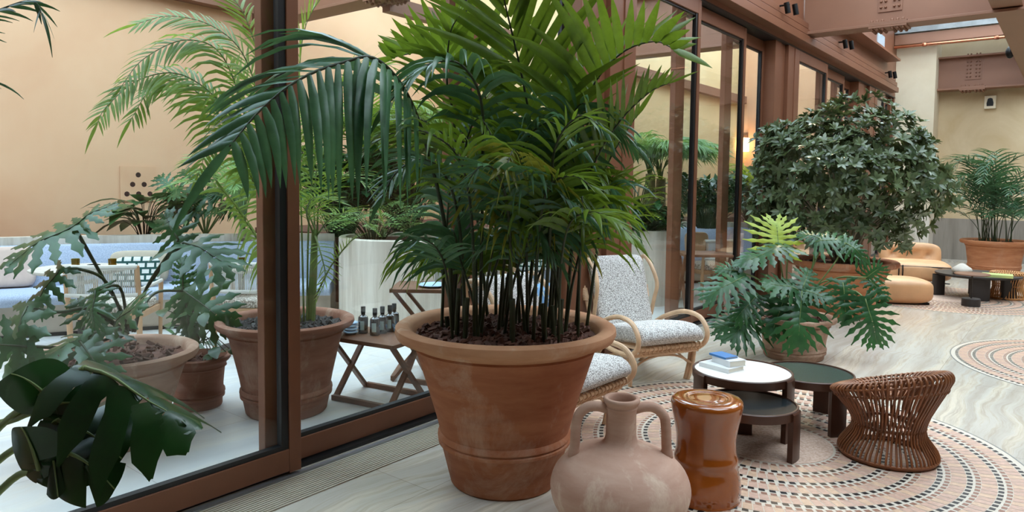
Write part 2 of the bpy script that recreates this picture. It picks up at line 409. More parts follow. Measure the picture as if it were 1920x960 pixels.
# header with stepped cornice, recessed frieze, ledge
h = MB(); h.box(-3.32, -3.06, -3, 16.8, 3.44, 4.7); h.box(-3.10, -3.055, -3, 16.8, 3.38, 3.46)
struct('wall_header', h, M['bronze'], 'bronze clad beam over the sliding glass')
for i, (xo, z0, z1) in enumerate([(-2.93, 3.44, 3.54), (-2.96, 3.565, 3.645), (-2.99, 3.67, 3.745)]):
    struct('trim_%d' % (3+i), MB().box(-3.06, xo, -3, 16.45, z0, z1), M['bronze'], 'stepped bronze moulding above the glass doors', bevel=.004)
struct('trim_6', MB().box(-3.07, -2.82, 10.9, 15.9, 3.99, 4.03), M['bronze'], 'bronze ledge below the clerestory')
struct('trim_7', MB().box(-3.34, -3.05, -3, 16.8, 3.365, 3.385), M['gasket'], 'black top track of the sliding doors')
w = MB(); w.box(-3.075, -3.04, 14.9, 15.5, 4.06, 4.42); struct('window_1', w, simple('sky window', S(190, 205, 215), .1), 'small clerestory window pane')
# end walls, right wall, roof frame
struct('wall_pilaster', MB().box(-3.1, -2.33, 16.8, 17.6, 1.0, 6.0), M['cream'], 'cream plaster pilaster at the far end')
struct('baseboard_pilaster', MB().box(-3.1, -2.32, 16.79, 17.6, 0, .86).box(-3.1, -2.33, 16.8, 17.6, .86, 1.0), M['trav_v'], 'travertine base of the cream pilaster')
struct('wall_far', MB().box(-2.33, 3.6, 17.45, 17.7, .86, 6.0), M['beige'], 'beige plaster far wall')
struct('baseboard_far', MB().box(-2.33, 3.6, 17.42, 17.7, 0, .86), M['trav_g'], 'grey travertine base of the far wall')
struct('wall_right', MB().box(3.6, 3.8, -3, 17.7, 0, 5.4), M['bronze_d'], 'unseen wall right of the lounge, darkened to cut bounce light')  # unseen; coloured dark to cut bounce and milky reflections in the glass
struct('wall_near', MB().box(-9.4, 3.8, -3.2, -3, 0, 5.4), M['bronze_d'], 'unseen wall behind the viewer, darkened to cut bounce light')  # also unseen, kept dark so less light bounces off it
struct('wall_courtyard_end', MB().box(-9.4, -3.34, 17.0, 17.2, 0, 5.4), M['ochre'], 'ochre plaster end wall of the courtyard')
struct('wall_courtyard_back', MB().box(-9.1, -8.9, -3, 9.6, 0, 5.4), M['ochre'], 'ochre plaster courtyard wall behind the banquette')
struct('wall_courtyard_side', MB().box(-9.1, -6.4, 9.5, 17.0, 0, 5.4), M['straw'], 'ochre plaster courtyard wall behind the palms')

def bolts(mb, P, ux, uy, nrm, nx, ny, dx, dy, r=.022, gap=.0):
    for i in range(nx):
        for j in range(ny):
            q = V(P)+V(ux)*(i*dx+(gap if i >= nx/2 else 0))+V(uy)*j*dy
            n = V(nrm); a = V(ux); b = V(uy); vs = []
            for (rr, hh) in ((r, 0), (r, .018), (r*.55, .03)):
                vs += [q+n*hh+(a*math.cos(t)+b*math.sin(t))*rr for t in [k*math.pi/3 for k in range(6)]]
            fs = [(k, (k+1) % 6, 6+(k+1) % 6, 6+k) for k in range(6)]+[(6+k, 6+(k+1) % 6, 12+(k+1) % 6, 12+k) for k in range(6)]+[tuple(12+k for k in range(6))]
            mb.add(vs, fs, 0, False)
def ibeam(name, x0, x1, y, zb, h, lab, splice=None, along='x', wf=.32):
    mb = MB(); T = thing(name, lab, 'beam', (x0, y, zb)); T['kind'] = 'structure'; del T['category']
    B = lambda a0, a1, b0, b1, z0, z1: mb.box(a0, a1, b0, b1, z0, z1) if along == 'x' else mb.box(b0, b1, a0, a1, z0, z1)
    B(x0, x1, y-.015, y+.015, zb+.03, zb+h-.03); B(x0, x1, y-wf/2, y+wf/2, zb, zb+.035); B(x0, x1, y-wf/2, y+wf/2, zb+h-.035, zb+h)
    mb.build('girder', M['beam'], T, bevel=.004)
    if splice is not None:
        s = MB(); xs = splice
        s.box(xs-.14, xs+.14, y-.03, y-.015, zb+.20, zb+h-.15)
        s.box(xs-.22, xs+.22, y-wf/2-.0, y+wf/2, zb-.022, zb); s.box(xs-.22, xs+.22, y-wf/2, y-.02, zb+.035, zb+.055)
        bolts(s, (xs-.105, y-.03, zb+.26), (1, 0, 0), (0, 0, 1), (0, -1, 0), 4, 7, .055, .075, gap=.045, r=.017)
        bolts(s, (xs-.185, y-wf/2+.03, zb-.022), (1, 0, 0), (0, 1, 0), (0, 0, -1), 6, 4, .062, .085, gap=.05, r=.02)
        bolts(s, (xs-.185, y-wf/2+.03, zb+.055), (1, 0, 0), (0, 1, 0), (0, 0, 1), 6, 1, .062, .08, gap=.05, r=.017)
        s.build('splice_plate', M['beam'], T)
    return T
ibeam('ceiling_beam', -3.05, 3.6, 10.35, 3.57, .95, 'brown riveted steel girder crossing the lounge', splice=-1.98)
ibeam('ceiling_beam', -2.33, 3.6, 17.2, 3.50, .68, 'brown bolted steel girder against the far wall', splice=-1.72)
ibeam('ceiling_beam', -3.05, 3.6, 5.5, 3.57, .95, 'unseen brown girder added across the lounge to block light')  # out of view; put in to block some light from above
ibeam('ceiling_beam', -3, 17.2, -.72, 3.62, .95, 'long brown girder running down the lounge', along='y', wf=.30)
ibeam('ceiling_beam', -8.9, -3.32, 5.5, 3.55, .95, 'brown girder crossing the courtyard above the banquette', splice=-6.2)
ibeam('ceiling_beam', -6.4, -3.32, 10.4, 3.55, .95, 'brown girder crossing the courtyard farther back')
struct('trim_8', MB().box(-8.9, -8.72, -3, 5.4, 3.72, 3.98), M['beam'], 'brown ledge along the ochre wall')
struct('trim_9', MB().box(-6.38, -6.25, 5.6, 16.9, 3.45, 3.62), M['beam'], 'brown ledge of the right courtyard wall')
M['skyframe'] = simple('weathered grey metal', S(130, 134, 134), .4, .4, var=.2, sc=6)
# far fascia, skylight strip, pipe
struct('trim_10', MB().box(-3.05, 3.6, 16.5, 16.62, 4.42, 4.62), M['beam'], 'brown fascia of the far skylight')
struct('trim_11', MB().box(-3.05, 3.6, 16.45, 16.6, 4.64, 4.95), M['skyframe'], 'grey skylight frame')
p = MB().tube([(-3.04, 16.42, 4.36), (3.5, 16.42, 4.36)], .03, 12)
for x in (-2.5, -1.3, .2): p.lathe([(.045, -.03), (.05, 0), (.045, .03)], (x, 16.42, 4.36), 8)
tag(p.build('copper_pipe', M['copper']), 'copper pipe running under the far skylight', 'pipe', kind='structure')
# unseen roof slabs, closed over the viewer to dim that end; two skylights open
rf = MB(); rf.box(-9.4, -8.85, -3.2, 17.7, 5.4, 5.5); rf.box(-3.5, -2.6, -3.2, 17.7, 5.4, 5.5); rf.box(2.6, 3.8, -3.2, 17.7, 5.4, 5.5); rf.box(-2.6, 2.6, 16.6, 17.7, 5.4, 5.5); rf.box(-2.6, 2.6, -3.2, 1.6, 5.4, 5.5)
struct('ceiling', rf, M['cream'], 'plaster roof slab around the skylights')
gl = MB()
for k in range(12): gl.box(-2.6, 2.6, -3+k*1.7, -3+k*1.7+.06, 5.3, 5.4)
for k in range(12): gl.box(-8.85, -3.5, -3+k*1.7, -3+k*1.7+.06, 5.3, 5.4)
struct('ceiling_glazing_bars', gl, M['beam'], 'brown skylight glazing bars')
# ---------------------------------------------------------------- light
wd = bpy.data.worlds.new('sky'); bpy.context.scene.world = wd; wd.use_nodes = True
bg = wd.node_tree.nodes['Background']; bg.inputs[0].default_value = (.64, .83, 1.0, 1); bg.inputs[1].default_value = 5.0
def area(name, loc, sx, sy, e, col, rot=(0, 0, 0)):
    l = bpy.data.lights.new(name, 'AREA'); l.shape = 'RECTANGLE'; l.size = sx; l.size_y = sy; l.energy = e; l.color = col
    o = bpy.data.objects.new(name, l); COL.objects.link(o); o.location = loc; o.rotation_euler = rot; return o
area('warm_fill_lounge', (0, 9, 5.35), 5, 14, 230, (1, .86, .66))  # added warm fill lamp, offsets the blue of the sky light indoors
def spot(loc, tgt, e, col=(1, .78, .5), size=45, blend=.6, rad=.04):
    l = bpy.data.lights.new('spot', 'SPOT'); l.energy = e; l.color = col; l.spot_size = R(size); l.spot_blend = blend; l.shadow_soft_size = rad
    o = bpy.data.objects.new('spot', l); COL.objects.link(o); o.location = loc
    o.rotation_euler = (V(tgt)-V(loc)).to_track_quat('-Z', 'Y').to_euler(); return o
spot((-2.6, 12.4, 3.7), (-.9, 8.6, 0), 260, size=38)
spot((-2.6, 9.3, 3.7), (-1.2, 5.0, 0), 90, size=40)
spot((-2.7, 15.4, 3.7), (-1.2, 11.4, 0), 160, size=40)
vs = bpy.context.scene.view_settings; vs.view_transform = 'Standard'; vs.look = 'None'; vs.gamma = 1; vs.use_curve_mapping = False; vs.exposure = .30
# ================================================================== plants
def rnd(a, b): return random.uniform(a, b)
def leaflet(mb, p, d, wd, L, W, seg=5, droop=.9, mi=0, fold=.25, twist=0):
    d = V(d).normalized(); vs = []; q = V(p); g = V((0, 0, -1)); st = L/seg
    for i in range(seg+1):
        t = i/seg
        w = W*.5*(.45+.55*min(1, t*4)) * (1-t**2.2)**.9 if t < 1 else 0.0006
        x = V(wd)-d*V(wd).dot(d)
        x = x.normalized() if x.length > 1e-4 else d.orthogonal().normalized()
        n = x.cross(d)
        if n.z < 0: n = -n
        vs += [q-x*w-n*fold*w, q+n*fold*w*.3, q+x*w-n*fold*w]
        q = q+d*st; d = (d+g*droop*st*(1+t)).normalized()
    fs = []
    for i in range(seg):
        a = i*3; fs += [(a, a+1, a+4, a+3), (a+1, a+2, a+5, a+4)]
    mb.add(vs, fs, mi)
def frond(parent, pts, s0=.4, n=22, L=.5, W=.032, droop=1.2, lift=.25, ang=(62, 30), r=.008, mat='kentia', stem='stem', seg=5, name='frond', up=None, sides=(1, -1), droops=None, lifts=None, res=8, lj=.08, tipL=.35):
    """an arching petiole and rachis with leaflets on both sides"""
    P = smooth_path(pts, res); mb = MB()
    mb.tube(P, lambda t: r*(1.15-t*.85), 6, 1)
    # cumulative length
    cl = [0]
    for a, b in zip(P, P[1:]): cl.append(cl[-1]+(b-a).length)
    T = cl[-1]
    def at_s(s):
        x = s*T
        for i in range(len(P)-1):
            if cl[i+1] >= x: 
                k = (x-cl[i])/max(1e-9, cl[i+1]-cl[i]); return P[i].lerp(P[i+1], k), (P[i+1]-P[i]).normalized()
        return P[-1], (P[-1]-P[-2]).normalized()
    U = V(up) if up is not None else None
    for i in range(n):
        u = (i+.5)/n; s = s0+(1-s0)*u; p, t = at_s(min(.999, s))
        side = t.cross(U if U is not None else V((0, 0, 1)))
        if side.length < .15: side = t.cross(V((.3, .8, .2)))
        side.normalize(); nn = side.cross(t).normalized()
        if U is None and nn.z < 0: nn = -nn
        prof = (.55+.45*math.sin(math.pi*min(1, u*1.25+.12))) * (1-(1-tipL)*max(0, (u-.65)/.35)**1.5)
        a = R(ang[0]+(ang[1]-ang[0])*u)
        for k, sg in enumerate(sides):
            l = L*prof*rnd(1-lj*1.5, 1+lj); aa = a+R(rnd(-7, 7))
            d = side*sg*math.sin(aa)+t*math.cos(aa)+nn*((lifts[k] if lifts else lift)+rnd(-.10, .10))
            dr = (droops[k] if droops else droop)*rnd(.75, 1.3)
            leaflet(mb, p+side*sg*r*.5, d, t+nn*rnd(-.3, .3), l, W*rnd(.85, 1.1)*(.75+.25*prof), seg, dr)
    if len(sides) == 2:
        p, t = at_s(.999); leaflet(mb, p, t, t.orthogonal(), L*tipL, W*.8, seg, droop)
    return mb.build(name, [M[mat], M[stem]], parent, angle=0)
def pot(T, c, h, R1, rb, mat='terra', rim='rimt', ring=.3, soil='bark', lip=.085, sk=.88, soilcol=None, chips=160, name='pot', seed=1):
    c = V(c); k = R1/.55; rr = R1*sk*.93; L = lip*k**.5
    rq = rb+(rr-rb)*ring
    pr = [(0, 0), (rb*.96, 0), (rb, .012), (rq-.004, h*ring-.03), (rq+.010, h*ring-.022), (rq+.012, h*ring-.008), (rq+.004, h*ring), (rq+.014, h*ring+.010), (rq+.012, h*ring+.026), (rq+.002, h*ring+.036)]
    for i in range(1, 5):
        t = i/5; z = h*ring+.036+(h-L-.03-h*ring-.036)*t; pr.append((rq+(rr-rq)*(t**1.05), z))
    pr += [(rr, h-L-.03), (rr+.012, h-L-.022), (rr+.008, h-L-.012)]
    mb = MB(); mb.lathe(pr, c, 72, 0)
    lp = [(rr+.008, h-L-.012), (rr+.03*k, h-L+.006), (R1-.012, h-L*.72), (R1, h-L*.42), (R1-.003, h-L*.14), (R1-.022, h), (R1-.06*k, h-.004), (R1-.085*k, h-.02), (R1-.10*k, h-.07)]
    mb.lathe(lp, c, 72, 1)
    o = mb.build(name, [M[mat], M[rim]], T, angle=50)
    # soil with chips
    rs = R1-.098*k; zs = h-.055; rg = random.Random(seed)
    sm = MB(); vs = [c+V((0, 0, zs+.02))]; N = 32; K = 6
    for j in range(1, K+1):
        for i in range(N): vs.append(c+V((rs*j/K*math.cos(i*2*math.pi/N), rs*j/K*math.sin(i*2*math.pi/N), zs+rg.uniform(-.012, .012)*(j < K)+.02*(1-(j/K)**2))))
    fs = [(0, 1+i, 1+(i+1) % N) for i in range(N)]
    for j in range(K-1):
        for i in range(N): a = 1+j*N; fs.append((a+i, a+N+i, a+N+(i+1) % N, a+(i+1) % N))
    sm.add(vs, fs)
    for i in range(chips):
        a = rg.uniform(0, 6.28); q = math.sqrt(rg.random())*rs*.96; s = rg.uniform(.5, 1.4)*(.019 if soil == 'bark' else .012)
        p = c+V((q*math.cos(a), q*math.sin(a), zs+.02*(1-(q/rs)**2)+s*.35)); ax = V((rg.gauss(0, 1), rg.gauss(0, 1), rg.gauss(0, .5))).normalized(); b = ax.orthogonal().normalized(); d = ax.cross(b)
        w = s*(.45 if soil == 'bark' else .8); t = s*(.22 if soil == 'bark' else .6)
        sm.add([p+ax*s*x+b*w*y*rg.uniform(.7, 1)+d*t*z for x in (-1, 1) for y in (-1, 1) for z in (-1, 1)], [(0, 1, 3, 2), (4, 6, 7, 5), (0, 4, 5, 1), (2, 3, 7, 6), (0, 2, 6, 4), (1, 5, 7, 3)], 0, False)
    so = sm.build('soil', M[soil], T, angle=0); so['kind'] = 'stuff'
    return o, c+V((0, 0, zs))
# lobed leaves -------------------------------------------------------
def lobed(parent, base, tip, size=None, lobes=7, wid=.85, up=(0, 0, 1), droop=.25, gap=.45, mat='philo', petiole=None, pr=.006, stem='stem_l', name='leaf', teeth=True, heart=True, cup=.25, seed=0, ruffle=.02):
    """a deeply cut leaf: midrib from base to tip, lobes curving off both sides"""
    base, tip = V(base), V(tip); Y = tip-base; L = Y.length; Y.normalize(); X = Y.cross(V(up))
    if X.length < .05: X = Y.orthogonal()
    X.normalize(); Z = X.cross(Y).normalized(); rg = random.Random(seed+int(abs(base.x*977+base.z*331)*10)); ph = rg.uniform(0, 6)
    def pt(x, y):
        r = math.hypot(x, y)/L
        z = -cup*abs(x)**1.5/L**.5 - droop*L*(max(0, y)/L)**2 + ruffle*L*math.sin(9*y/L+7*x/L+ph)
        return base+X*x+Y*y*(1-.15*droop*(y/L))+Z*z + V((0, 0, -1))*droop*.25*L*r*r
    mb = MB(); ns = 7
    # lobes
    for sg in (1, -1):
        for i in range(lobes):
            u = i/(lobes-1); y0 = L*(.02+.86*u)
            a = R(118-88*u) if heart else R(70-35*u)      # angle from midrib
            ll = L*wid*(.44+.34*math.sin(math.pi*(.22+.62*u)))*rg.uniform(.82, 1.1)*(1-.35*max(0, u-.7)/.3)
            w = L*.86/(lobes-1)*1.18
            vs = []; dx, dy = math.sin(a), math.cos(a); x, y = 0.0, y0
            for k in range(ns+1):
                t = k/ns
                ww = w*.5*(1.05 if t < .2 else (1-gap)*(.72+.40*math.sin(math.pi*min(1, (t-.1)*1.05)))) if t < .97 else .004
                if teeth and k in (3, 5): ww *= rg.uniform(1.25, 1.7)
                if teeth and k == 4: ww *= .75
                if k == ns-1: ww *= .55
                px_, py_ = -dy, dx
                vs += [pt(sg*(x+px_*ww), y+py_*ww), pt(sg*x, y)+Z*.004, pt(sg*(x-px_*ww), y-py_*ww)]
                a2 = a-R(16)*t; dx, dy = math.sin(a2), math.cos(a2); x += dx*ll/ns; y += dy*ll/ns
            fs = []
            for k in range(ns):
                q = k*3; fs += [(q, q+1, q+4, q+3), (q+1, q+2, q+5, q+4)]
            mb.add(vs, fs, 0)
    # end lobe
    vs = []
    for k in range(5):
        t = k/4; y = L*(.84+.2*t); ww = L*.10*(1-t)**.7*(1.2 if k == 1 else 1); vs += [pt(-ww, y), pt(0, y)+Z*.004, pt(ww, y)]
    mb.add(vs, [f for k in range(4) for f in ((k*3, k*3+1, k*3+4, k*3+3), (k*3+1, k*3+2, k*3+5, k*3+4))], 0)
    mb.tube([pt(0, L*t)+Z*.003 for t in [i/6 for i in range(7)]], lambda t: max(.0012, pr*.7*(1-t)), 5, 1)
    if petiole: mb.tube(smooth_path([*petiole, base], 6), pr, 6, 1)
    return mb.build(name, [M[mat], M[stem]], parent, angle=0)
def monstera(parent, base, tip, up=(0, 0, 1), W=1.0, mat='monst', cuts=3, droop=.3, petiole=None, seed=0, name='leaf', pr=.009, cup=.5):
    """broad heart shaped leaf with a few splits"""
    base, tip = V(base), V(tip); Y = tip-base; L = Y.length; Y.normalize(); X = Y.cross(V(up)).normalized(); Z = X.cross(Y).normalized()
    rg = random.Random(seed); mb = MB(); N = 26; K = 6
    def pt(x, y): return base+X*x+Y*y+Z*(-cup*abs(x)**1.6/L**.6+.03*L*math.sin(5*y/L+seed)*abs(x)/L*2)+V((0, 0, -1))*droop*L*(max(0, y)/L)**2
    for sg in (1, -1):
        cutat = sorted(rg.uniform(.3, .9) for _ in range(cuts)); rows = []
        for i in range(N+1):
            th = math.pi*(1-i/N)   # from behind the petiole round to the tip
            th2 = th*.97
            r = L*(.40+.60*(math.cos(th2/2))**1.1) if th2 < 2.6 else L*.42
            r *= W if True else 1
            x = r*math.sin(th2)*.80*W; y = r*math.cos(th2)*1.0/W if th2 < 1.57 else r*math.cos(th2)*.65
            mult = 1.0
            for c_ in cutat:
                d = abs(i/N-c_)
                if d < .028: mult = .38
            rows.append((x*mult, y*mult if mult == 1 else y*.5+L*.15))
        vs = []
        for (x, y) in rows:
            my = max(0, min(L*.9, y*.55+.02*L))
            for k in range(K+1): t = k/K; vs.append(pt(sg*x*t, my+(y-my)*t))
        fs = []
        for i in range(N):
            for k in range(K): a = i*(K+1)+k; fs.append((a, a+1, a+K+2, a+K+1))
        mb.add(vs, fs, 0)
    mb.tube([pt(0, L*t)+Z*.003 for t in [i/6 for i in range(7)]], lambda t: max(.0015, pr*.6*(1-t)), 5, 1)
    if petiole: mb.tube(smooth_path([*petiole, base], 6), pr, 8, 1)
    return mb.build(name, [M[mat], M['stem_l']], parent, angle=0)

# ---------------------------------------------------------------- the big kentia palm in the middle
pc = onz(945, 897)
K = thing('potted_kentia_palm', 'huge terracotta pot in the centre holding a tall many stemmed kentia palm', 'potted palm', pc)
pot(K, pc, .80, .55, .27, 'terra', 'rimt', .29, 'bark', chips=700)
def W3(l): return [at(*p) for p in l]
bigf = [
 # (points px,py,t), s0, n, L, W, droop, lift, droops
 (dict(pts=[(850,592,3.55),(842,480,3.5),(815,330,3.35),(770,190,3.15),(708,112,2.95),(640,118,2.85),(560,150,2.75),(490,205,2.68),(430,275,2.62)], s0=.50, n=25, L=.68, W=.050, ang=(62,34), lifts=(.35,-1.1), droops=(1.4,5.0), tipL=.6, lj=.05, mat='kentia_sheen', r=.010)),
 (dict(pts=[(985,590,3.7),(1006,400,3.65),(998,260,3.55),(978,140,3.48),(950,20,3.4),(925,-90,3.35)], s0=.42, n=20, L=.70, W=.056, ang=(52,26), lift=.1, droop=.5, r=.009, up=(.6,-.78,.1))),
 (dict(pts=[(930,590,3.9),(928,350,3.9),(915,200,3.85),(875,125,3.8),(800,98,3.75),(735,108,3.7)], s0=.60, n=17, L=.54, W=.066, ang=(70,40), lift=.85, droop=.6)),
 (dict(pts=[(900,590,3.5),(905,330,3.4),(902,190,3.3),(865,122,3.2),(812,118,3.1),(765,150,3.05),(725,200,3.0)], s0=.55, n=17, L=.42, W=.036, ang=(65,35), lift=.1, droop=3.6, mat='kentia_sheen')),
 (dict(pts=[(1040,590,3.6),(1052,420,3.6),(1072,280,3.55),(1110,165,3.5),(1165,100,3.4),(1225,78,3.3),(1265,92,3.25)], s0=.50, n=20, L=.58, W=.062, ang=(70,30), lift=.75, droop=.8)),
 (dict(pts=[(1060,590,3.5),(1078,420,3.5),(1112,310,3.45),(1160,230,3.4),(1215,175,3.35),(1255,155,3.3)], s0=.40, n=20, L=.42, W=.034, ang=(55,25), lift=.5, droop=.9)),
 (dict(pts=[(1080,590,3.7),(1092,450,3.7),(1112,370,3.65),(1148,290,3.6),(1195,215,3.55)], s0=.35, n=18, L=.45, W=.034, ang=(50,25), lift=.4, droop=.8)),
 (dict(pts=[(1048,592,3.25),(1052,500,3.2),(1068,420,3.1),(1105,398,3.0),(1150,412,2.93),(1188,448,2.88)], s0=.55, n=13, L=.30, W=.030, ang=(60,25), lift=.1, droop=3.6, r=.006)),
 (dict(pts=[(890,592,3.35),(885,420,3.25),(862,300,3.15),(800,248,3.05),(730,252,3.0),(672,292,2.95)], s0=.48, n=20, L=.42, W=.026, ang=(62,30), lift=.1, droop=3.2, r=.007)),
 (dict(pts=[(875,592,3.45),(862,430,3.4),(838,335,3.3),(795,298,3.2),(745,322,3.1),(715,372,3.05)], s0=.50, n=17, L=.36, W=.028, ang=(60,30), lift=.1, droop=3.2, mat='kentia_sheen')),
 (dict(pts=[(850,592,3.35),(838,520,3.3),(822,470,3.2),(792,448,3.1),(765,462,3.05)], s0=.55, n=10, L=.24, W=.026, ang=(55,25), lift=.1, droop=3.5, r=.006, mat='kentia_sheen')),
 (dict(pts=[(1000,592,3.3),(1010,440,3.2),(1030,350,3.1),(1075,330,3.0),(1110,350,2.95)], s0=.5, n=14, L=.30, W=.026, ang=(60,30), lift=.1, droop=3.0)),
 (dict(pts=[(960,592,3.3),(955,420,3.2),(935,330,3.05),(905,310,2.95),(880,335,2.9)], s0=.5, n=14, L=.32, W=.030, ang=(60,30), lift=.1, droop=3.2, mat='kentia_sheen')),
 (dict(pts=[(1010,590,3.9),(1030,380,3.9),(1052,230,3.85),(1085,140,3.8),(1125,70,3.75)], s0=.45, n=17, L=.46, W=.042, ang=(60,30), lift=.5, droop=.8)),
 (dict(pts=[(915,590,3.9),(890,380,3.9),(845,270,3.85),(790,225,3.8),(730,230,3.8)], s0=.5, n=16, L=.45, W=.030, ang=(60,30), lift=.2, droop=2.4)),
 (dict(pts=[(1100,592,3.7),(1118,480,3.7),(1130,400,3.6),(1140,345,3.5),(1150,330,3.4)], s0=.5, n=12, L=.34, W=.026, ang=(55,25), lift=.2, droop=2.2)),
 (dict(pts=[(870,590,3.7),(868,420,3.7),(850,220,3.6),(838,150,3.5),(845,60,3.4),(870,20,3.4)], s0=.62, n=12, L=.40, W=.034, ang=(55,30), lift=.2, droop=1.6)),
 (dict(pts=[(1020,590,3.3),(1032,420,3.2),(1040,280,3.1),(1085,218,3.0),(1130,240,2.95)], s0=.5, n=14, L=.30, W=.022, ang=(60,30), lift=.1, droop=3.0)),
]
for fd in bigf:
    fd = dict(fd); fd['pts'] = W3(fd['pts']); fd['pts'][0].z = .74
    frond(K, stem='stem_d', **fd)
rg = random.Random(11)
CL = [(-.26, .02), (-.12, -.16), (.0, .12), (.08, -.1), (.22, .05), (.30, -.08), (-.05, -.02)]
for i in range(25):
    a = rg.uniform(0, 6.283); cl_ = CL[i % 7]; b0 = pc+CR*cl_[0]+V((CF.x, CF.y, 0))*cl_[1]; b0 = V((b0.x+rg.gauss(0, .03), b0.y+rg.gauss(0, .03), .74))
    a2 = a+rg.gauss(0, .7); hh = rg.uniform(.22, 1.05); reach = rg.uniform(.26, .52); o = V((math.cos(a2), math.sin(a2), 0))
    if o.x < -.4 and b0.x+o.x*reach < -2.75: o.x *= .35
    p1 = b0+o*.04+V((0, 0, hh*.5)); p2 = b0+o*.12+V((0, 0, hh)); p3 = b0+o*reach*.65+V((0, 0, hh+.14)); p4 = b0+o*reach+V((0, 0, hh+.04))
    frond(K, [b0, p1, p2, p3, p4], s0=.50, n=19, L=.40, W=.027, ang=(62, 26), lifts=(.25, -.3), droop=4.6, r=.0075, lj=.16, tipL=.5, mat='kentia_y' if i % 7 == 3 else 'kentia' if i % 2 else 'kentia_sheen', stem='stem_d', seg=5)
for i in range(9):     # cut canes
    a = rg.uniform(0, 6.28); q = pc+V((.3*math.cos(a), .28*math.sin(a), .73)); MB().tube([q, q+V((rg.uniform(-.02, .02), 0, rg.uniform(.08, .28)))], .012, 8).build('cane', M['stem_d'], K)

# ---------------------------------------------------------------- palm fronds entering from the upper left, pot out of frame
def offpalm():
    b = V((-2.5, -.35, 0)); T = thing('potted_palm', 'dark palm fronds hanging into the top left corner', 'potted palm', b)
    pot(T, b, .5, .3, .2, 'terra', 'rimt', .3, chips=30)
    for pts, kw in (([b+V((0, 0, .45)), b+V((0, 0, 1.1)), at(-150, 120, 1.9), at(-60, 42, 1.9), at(0, 18, 1.9), at(48, 2, 1.9), at(70, 8, 1.9), at(78, 26, 1.88)], dict(n=24, s0=.62, L=.155, W=.013, ang=(70, 14), lift=-.3, droop=5.0, tipL=1.0)),
                    ([b+V((.02, 0, .45)), b+V((.03, 0, 1.0)), at(-160, 200, 1.9), at(-70, 140, 1.9), at(-20, 150, 1.9)], dict(n=12, s0=.7, L=.12, W=.011, ang=(45, 12), lift=0, droop=5.0, tipL=.9)),
                    ([b+V((.02, .02, .45)), b+V((.0, .03, 1.2)), at(-120, 40, 2.0), at(0, -40, 2.05), at(90, -45, 2.1)], dict(n=16, s0=.5, L=.24, W=.016, ang=(60, 30), lift=.1, droop=2.2, mat='areca'))):
        kw = dict(mat='kentia_sheen', r=.004) | kw
        frond(T, pts, **kw)
offpalm()
# monstera at lower left, pot out of frame
b = V((-2.3, .38, 0)); T = thing('potted_monstera', 'dark glossy monstera leaves reaching in at the bottom left corner', 'potted plant', b)
pot(T, b, .42, .26, .18, 'terra', 'rimt', .3, chips=30)
s = b+V((0, 0, .38))
monstera(T, at(88, 742, 1.75), at(20, 668, 1.68), up=(.5, -.6, .7), W=.9, seed=1, cuts=0)
monstera(T, at(98, 762, 1.75), at(165, 735, 1.72), up=(.4, -.8, .5), W=.95, seed=3, cuts=1, petiole=[s, at(-60, 840, 1.9), at(30, 785, 1.8)])
monstera(T, at(110, 790, 1.72), at(228, 815, 1.66), up=(.3, -.6, .8), W=1.0, seed=4, cuts=2, petiole=[s, at(-40, 900, 1.85)])
monstera(T, at(95, 815, 1.7), at(110, 900, 1.62), up=(.5, -.85, .3), W=.85, seed=5, cuts=2)
monstera(T, at(130, 850, 1.66), at(215, 880, 1.6), up=(.5, -.7, .6), W=.95, seed=6, cuts=1, petiole=[s, at(0, 920, 1.75), at(70, 880, 1.7)])
monstera(T, at(75, 880, 1.66), at(40, 760, 1.62), up=(.5, -.85, .3), W=.8, seed=7, cuts=1)
# the leaf with long hanging lobes
lobed(T, at(160, 690, 1.7), at(345, 760, 1.62), lobes=5, wid=.72, up=(.1, -.25, 1), droop=.15, gap=.12, mat='monst', petiole=[s, at(-40, 850, 1.85), at(70, 745, 1.75)], pr=.009, teeth=False, cup=1.3, seed=5)

# ---------------------------------------------------------------- philodendron in the large pot behind the glass at left
pc2 = onz(225, 825)
T = thing('potted_philodendron', 'tree philodendron with cut leaves in the large pot behind the glass at far left', 'potted plant', pc2)
pot(T, pc2, .53, .425, .24, 'terra2', 'terra2', .25, 'bark', chips=200)
sc = pc2+V((.0, .0, .47))
def ph(T, base, tip, pet, **k):
    lobed(T, at(*base), at(*tip), petiole=[at(*p) for p in pet], **(dict(pr=.009, mat='philo', stem='stem', lobes=6, gap=.38, droop=.18) | k))
root = (250, 622, 4.05)
ph(T, (140,425,3.9), (10,470,3.7), [root,(215,560,4.0)], up=(.3,-.3,1), wid=.9, seed=1)
ph(T, (138,425,3.9), (205,368,4.0), [root,(215,560,4.0)], up=(.2,-.6,.8), wid=.7, lobes=6, seed=2)
ph(T, (345,455,3.9), (430,480,3.8), [(252,622,4.05),(275,540,4.0)], up=(.1,-.4,1), wid=1.0, seed=3)
ph(T, (335,450,3.9), (300,395,3.95), [(252,622,4.05),(275,540,4.0)], up=(.2,-.8,.5), wid=.9, lobes=6, seed=4)
ph(T, (112,507,3.8), (50,575,3.7), [(240,620,4.0),(200,530,3.9),(150,505,3.8)], up=(.2,-.5,.8), wid=.95, seed=5)
ph(T, (180,545,3.7), (165,610,3.6), [(240,620,4.0),(225,540,3.9)], up=(.2,-.9,.3), wid=.9, seed=6, lobes=8)
ph(T, (210,620,3.8), (90,640,3.5), [(240,625,4.0)], up=(.2,-.3,1), wid=.8, seed=7)
ph(T, (215,610,3.8), (250,560,3.7), [(240,625,4.0)], up=(.2,-.7,.8), wid=.9, seed=8)
ph(T, (200,600,3.9), (130,560,3.9), [(240,625,4.0)], up=(.2,-.7,.8), wid=.8, seed=9)
